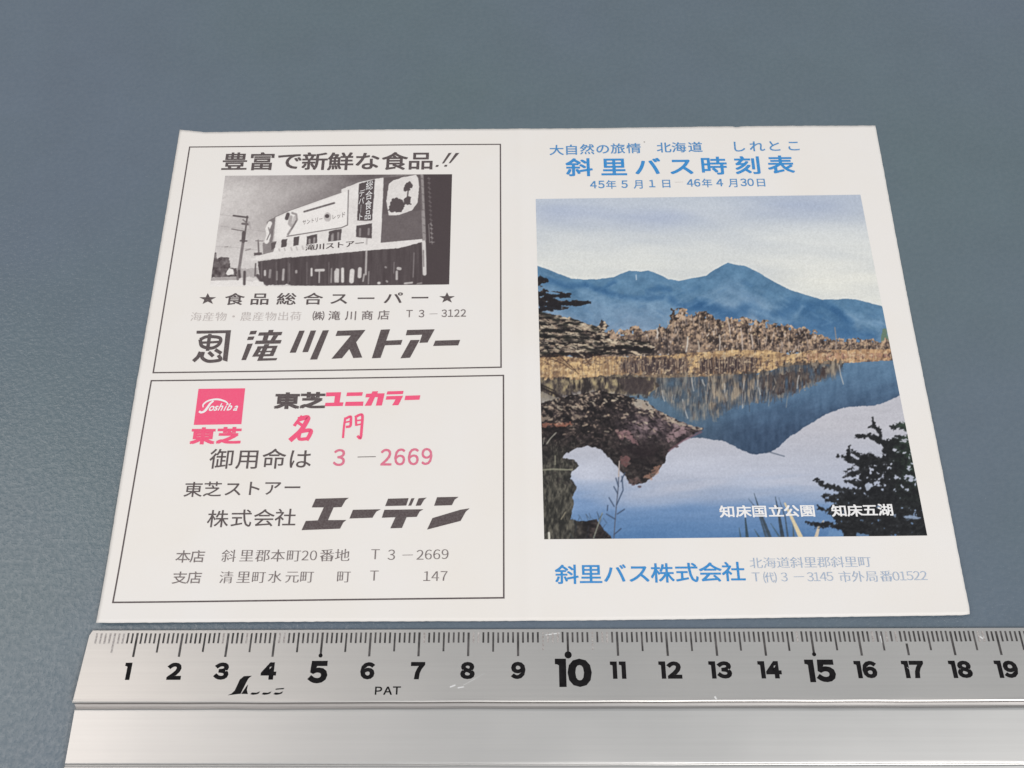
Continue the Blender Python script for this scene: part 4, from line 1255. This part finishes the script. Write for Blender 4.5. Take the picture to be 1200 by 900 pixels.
t = Ink()
t.bar((791, 213.6), (800.5, 213.4), 0.10, 2)
t.build('dash', M['ink_faint'], leaflet)
t = Ink(lift=0.06)
t.text('知床国立公園', [(852.2, 599.4), (871.2, 599.2), (889.8, 599.0), (909.2, 598.8), (927.4, 598.6), (946.2, 598.4)], 17.0, 13.2, 0.022)
t.text('知床五湖', [(983.3, 598.4), (1001.5, 598.2), (1019.2, 597.6), (1037.6, 597.2)], 17.0, 13.2, 0.022)
t.build('photo_caption', M['ink_white'], cover)
t = Ink()
t.text('斜里バス株式会社', [(664.2, 672.8), (692.4, 672.4), (720.4, 672.0), (749, 671.6), (776.2, 671.2), (804.6, 670.6), (832.4, 670.2), (859.6, 669.6)], 25.6, 21.6, 0.012)
t.build('company_name', M['ink_blue'], leaflet, 'blue company name at the foot of the cover')
t = Ink()
t.text('北海道斜里郡斜里町', [(886, 659.6), (1013, 658.0)], 14.6, 12.6, -0.002, True)
t.text('T', [(886, 676.2), (886, 676.2)], 8.2, 11.0, 0.004, True)
t.text('㈹', [(902.4, 676.6), (902.4, 676.6)], 14.8, 13.6, 0.0, True)
t.text('3', [(919, 676.2), (919, 676.2)], 7.6, 10.6, 0.0, True)
t.bar((930.5, 676.0), (942, 675.8), 0.12, 2)
t.text('3145', [(949.6, 676.0), (972.4, 675.6)], 7.6, 10.8, 0.0, True)
t.text('市外局番', [(990.2, 675.8), (1005.6, 675.5), (1021.6, 675.3), (1038.4, 675.0)], 14.2, 12.8, 0.0, True)
t.text('01522', [(1050.0, 675.2), (1082.4, 674.4)], 7.6, 10.8, 0.0, True)
t.build('address_lines', M['ink_blue_faint'], leaflet, 'pale worn blue address lines')
t = Ink()
t.poly([(754.4, 166.0), (755.8, 166.0), (755.8, 167.0), (754.4, 167.0)])
t.build('ink_speck', M['ink_grey'], leaflet)

# ---------------------------------------------------------------- the ruler
ruler = empty('ruler', (0, 0, 0), 'silver aluminium ruler with black centimetre scale lying in front of the leaflet', 'ruler')
X_END = 215.0


def end_x(y):
    pts = [(-67.0, -91.7), (-67.2, -92.1), (-67.6, -92.4), (-68.5, -92.55), (-75, -92.7), (-81.2, -92.9), (-81.9, -93.05), (-82.6, -92.6), (-83.4, -92.15), (-94, -92.2), (-110, -92.3)]
    ys, xs = zip(*pts)
    return np.interp(-y, [-a for a in ys], xs)


def extrude(name, prof, m, parent, wob, seed):
    """prof: (y, z, wobble weight) from the far edge to the near edge, swept along the ruler"""
    rng = np.random.RandomState(seed)
    n = 240
    s = np.linspace(0, 1, n + 1)
    wv = sum(a * np.sin(s * f + p_) for a, f, p_ in ((0.6, 31, 0.3), (0.35, 73, 1.0), (0.25, 120, 2.2)))
    V, Fc = [], []
    k = len(prof)
    for i in range(n + 1):
        for (y, z, g_) in prof:
            x0 = end_x(y)
            V.append(((x0 + (X_END - x0) * s[i]) * MM, (y + wob * g_ * wv[i]) * MM, (z + 0.4 * wob * g_ * wv[i]) * MM))
    for i in range(n):
        for j in range(k - 1):
            a = i * k + j
            Fc.append((a, a + 1, a + k + 1, a + k))
    Fc.append(tuple(range(k - 1, -1, -1)))
    Fc.append(tuple(n * k + j for j in range(k)))
    me = bpy.data.meshes.new(name)
    me.from_pydata(V, [], Fc)
    me.update()
    me.materials.append(m)
    me.materials.append(M['groove'])
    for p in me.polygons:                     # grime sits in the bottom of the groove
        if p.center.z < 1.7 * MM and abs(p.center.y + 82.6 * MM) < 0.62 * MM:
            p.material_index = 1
    return link(name, me, None, parent)


blade = [(-67.0, 0.05, 0), (-67.0, 0.62, 0), (-67.06, 0.74, 0), (-67.15, 0.80, 0)]
blade += [(-67.15 - a, 0.80 + a * 0.103, 0) for a in np.linspace(1, 14.0, 8)]
blade += [(-81.45, 2.275, 0.5), (-81.70, 2.30, 1), (-81.92, 2.24, 1), (-82.02, 2.05, 1), (-82.08, 1.25, 1), (-82.60, 1.20, 0), (-82.60, 0.05, 0)]
extrude('graduated_blade', blade, M['satin'], ruler, 0.045, 1)
rail = [(-82.61, 0.05, 0), (-82.61, 1.20, 0), (-83.02, 1.25, 1), (-83.12, 2.10, 1), (-83.24, 2.34, 1), (-83.45, 2.45, 1), (-83.75, 2.48, 0.5)]
rail += [(-83.75 - a, 2.48, 0) for a in np.linspace(1.5, 9.4, 6)]
rail += [(-93.45, 2.47, 0.5), (-93.66, 2.38, 1), (-93.78, 2.15, 1), (-93.95, 2.12, 1), (-94.05, 2.38, 1), (-94.25, 2.48, 0.5), (-96.0, 2.5, 0), (-104.0, 2.5, 0), (-104.4, 2.3, 0), (-104.5, 0.05, 0)]
extrude('brushed_rail', rail, M['brushed'], ruler, 0.04, 2)

CM = {1: 161.6, 2: 214.7, 3: 268.4, 4: 322.6, 5: 378.3, 6: 434.8, 7: 491.9, 8: 549.3, 9: 607.0, 10: 665.0, 11: 722.8, 12: 780.3, 13: 837.4, 14: 894.3, 15: 950.2, 16: 1005.0, 17: 1059.4, 18: 1113.6, 19: 1167.0}
CMX = {c: cast(x, 740.5, rule_h)[0] for c, x in CM.items()}
cf = np.polyfit(np.array(list(CMX)), np.array(list(CMX.values())), 5)


def mark_x(c):
    if c > 19:
        return mark_x(19) + (c - 19) * 9.75
    if c < 1:
        return mark_x(1) + (c - 1) * 9.45
    return float(np.polyval(cf, c))


def tick(ink, x, y0, y1, w_):
    ink.add([(x - w_ / 2, y1), (x + w_ / 2, y1), (x + w_ / 2, y0), (x - w_ / 2, y0)], [(0, 1, 2, 3)])


yt = cast(600, 740.6, rule_h)[1]
y_mm, y_5, y_cm = cast(600, 753.0, rule_h)[1], cast(600, 763.4, rule_h)[1], cast(600, 769.0, rule_h)[1]
marks, worn = Ink(rule_h, 0.02), Ink(rule_h, 0.02)
rr = random.Random(3)
for k in range(1, 301):
    c = k / 10.0
    x = mark_x(c)
    if x > X_END - 2:
        break
    y1 = y_cm if k % 10 == 0 else y_5 if k % 5 == 0 else y_mm
    tgt = worn if (k < 8 or k in (95, 96, 97, 98, 105, 163, 166, 186, 187) or rr.random() < 0.05) else marks
    if k in (95, 105):
        for j in range(5):
            a = yt + (y1 - yt) * (j / 5.0)
            tick(worn, x, a, a + (y1 - yt) * 0.13, 0.34)
    elif k == 170:
        tick(marks, x, yt, yt + (y1 - yt) * 0.42, 0.42); tick(marks, x, yt + (y1 - yt) * 0.52, y1, 0.46)
    else:
        tick(tgt, x, yt - rr.uniform(0, 0.12), y1 + rr.uniform(-0.06, 0.06), 0.46 if k % 10 == 0 else 0.38)
nf = len(marks.f)
b0 = len(marks.v)
marks.v += worn.v
marks.f += [tuple(i + b0 for i in f) for f in worn.f]
so = marks.build('scale_marks', M['tick'], ruler)
so.data.materials.append(M['tick_worn'])
for p in list(so.data.polygons)[nf:]:
    p.material_index = 1


def dot(ink, x, y, r):
    pts = [(x + r * math.cos(a), y + r * math.sin(a)) for a in np.linspace(0, 2 * math.pi, 20, endpoint=False)]
    ink.add(pts, [tuple(range(20))])


for c, r in ((5, 0.42), (10, 0.74), (15, 0.42), (20, 0.74)):
    d = Ink(rule_h, 0.03)
    dot(d, mark_x(c), y_cm + 0.25, r)
    d.build('scale_dot', M['black'], ruler)

NUM = {1: (149.6, 10), 2: (204.3, 1), 3: (259.5, 1), 4: (315.0, 1), 5: (372.6, 1), 6: (430.8, 1), 7: (489.6, 1), 8: (547.9, 1), 9: (607.2, 1),
       10: (671.9, 48.8), 11: (724.4, 27.2), 12: (785.6, 32.5), 13: (844.3, 32.5), 14: (902.2, 31.7), 15: (961.5, 39.5), 16: (1015.0, 32.5), 17: (1070.6, 27.8), 18: (1126.3, 32.5), 19: (1180.2, 33.7)}
for c in range(1, 30):
    num = Ink(rule_h, 0.02)
    big = {5: 1.30, 10: 1.63, 15: 1.30, 20: 1.63, 25: 1.30}.get(c, 1.0)
    if c in NUM:
        cx = cast(NUM[c][0], 786, rule_h)[0]
    else:
        cx = mark_x(c) - 0.3
        if cx > X_END - 4:
            break
    cy = cast(600, 785.6 + (big - 1) * 4.6, rule_h)[1]
    s = str(c)
    hgt = 3.62 * big
    wid = hgt * 0.80
    pitch = wid * 1.02
    spans = []
    for ch in s:
        if ch == '1':                         # upright stem with a square flag
            v = np.array([(0.0, 0.72), (0.0, 0.58), (0.055, 0.575), (0.11, 0.55), (0.11, 0.0), (0.31, 0.0), (0.31, 0.72)])[::-1]
            f = [tuple(range(7))]
        else:
            v, f = glyph(full(ch), 0.062)
            v = np.c_[v[:, 0] - v[:, 0].min(), (v[:, 1] - v[:, 1].min()) * 0.72 / np.ptp(v[:, 1])]
        v0, v1 = v[:, 0].min(), v[:, 0].max()
        spans.append((v, f, v0, v1, (v1 - v0)))
    sx = hgt / 0.78 * 0.98
    gap = 0.16 * big * (1.0 if c != 11 else 2.6)
    tot = sum(a[4] * sx for a in spans) + gap * (len(s) - 1)
    x = cx - tot / 2
    for v, f, v0, v1, wd in spans:
        q = np.c_[(v[:, 0] - v0) * sx + x, (v[:, 1] - 0.36) * hgt / 0.74 + cy]
        num.add(q, f)
        x += wd * sx + gap
    num.build('numeral', M['black'], ruler)

R2 = crop(250, 730, 6)
lg = Ink(rule_h, 0.02)
lg.poly(R2([(215, 374), (272, 371), (250, 388), (240, 402), (192, 498), (100, 509), (128, 496), (150, 476), (186, 398)]))
lg.poly(R2([(196, 499), (228, 452), (244, 432), (236, 470), (243, 500)]))
for dx in (0, 80, 162):
    lg.poly(R2([(260 + dx, 501), (272 + dx, 489), (302 + dx, 491), (330 + dx, 481), (318 + dx, 497), (300 + dx, 503), (278 + dx, 506)]))
lg.poly(R2([(440, 462), (500, 457), (492, 466), (436, 470)]))
lg.build('maker_emblem', M['black'], ruler)
pt = Ink(rule_h, 0.02)
pt.text('PAT', [(443.6, 809.4), (454.4, 809.4), (465.0, 809.2)], 7.6, 9.4, 0.020)
pt.build('patent_lettering', M['black'], ruler)

# small wear: scuffs on the blade and grime caught in the groove
rr = random.Random(9)
for a, b, w_ in (((528, 805), (533, 803), 0.28), ((537, 806), (543, 805), 0.24), ((543, 803), (556, 796), 0.07), ((550, 799), (568, 789), 0.05), ((1063, 782), (1068, 786), 0.05), ((1032, 746), (1034, 753), 0.30), ((1148, 746), (1153, 749), 0.30), ((640, 744), (655, 742), 0.22), ((838, 817), (839, 818.5), 0.35)):
    sf = Ink(rule_h, 0.022)
    sf.bar(a, b, w_, 3)
    sf.build('scuff_mark', M['scuff'], ruler)
print('scene built', len(bpy.data.objects))
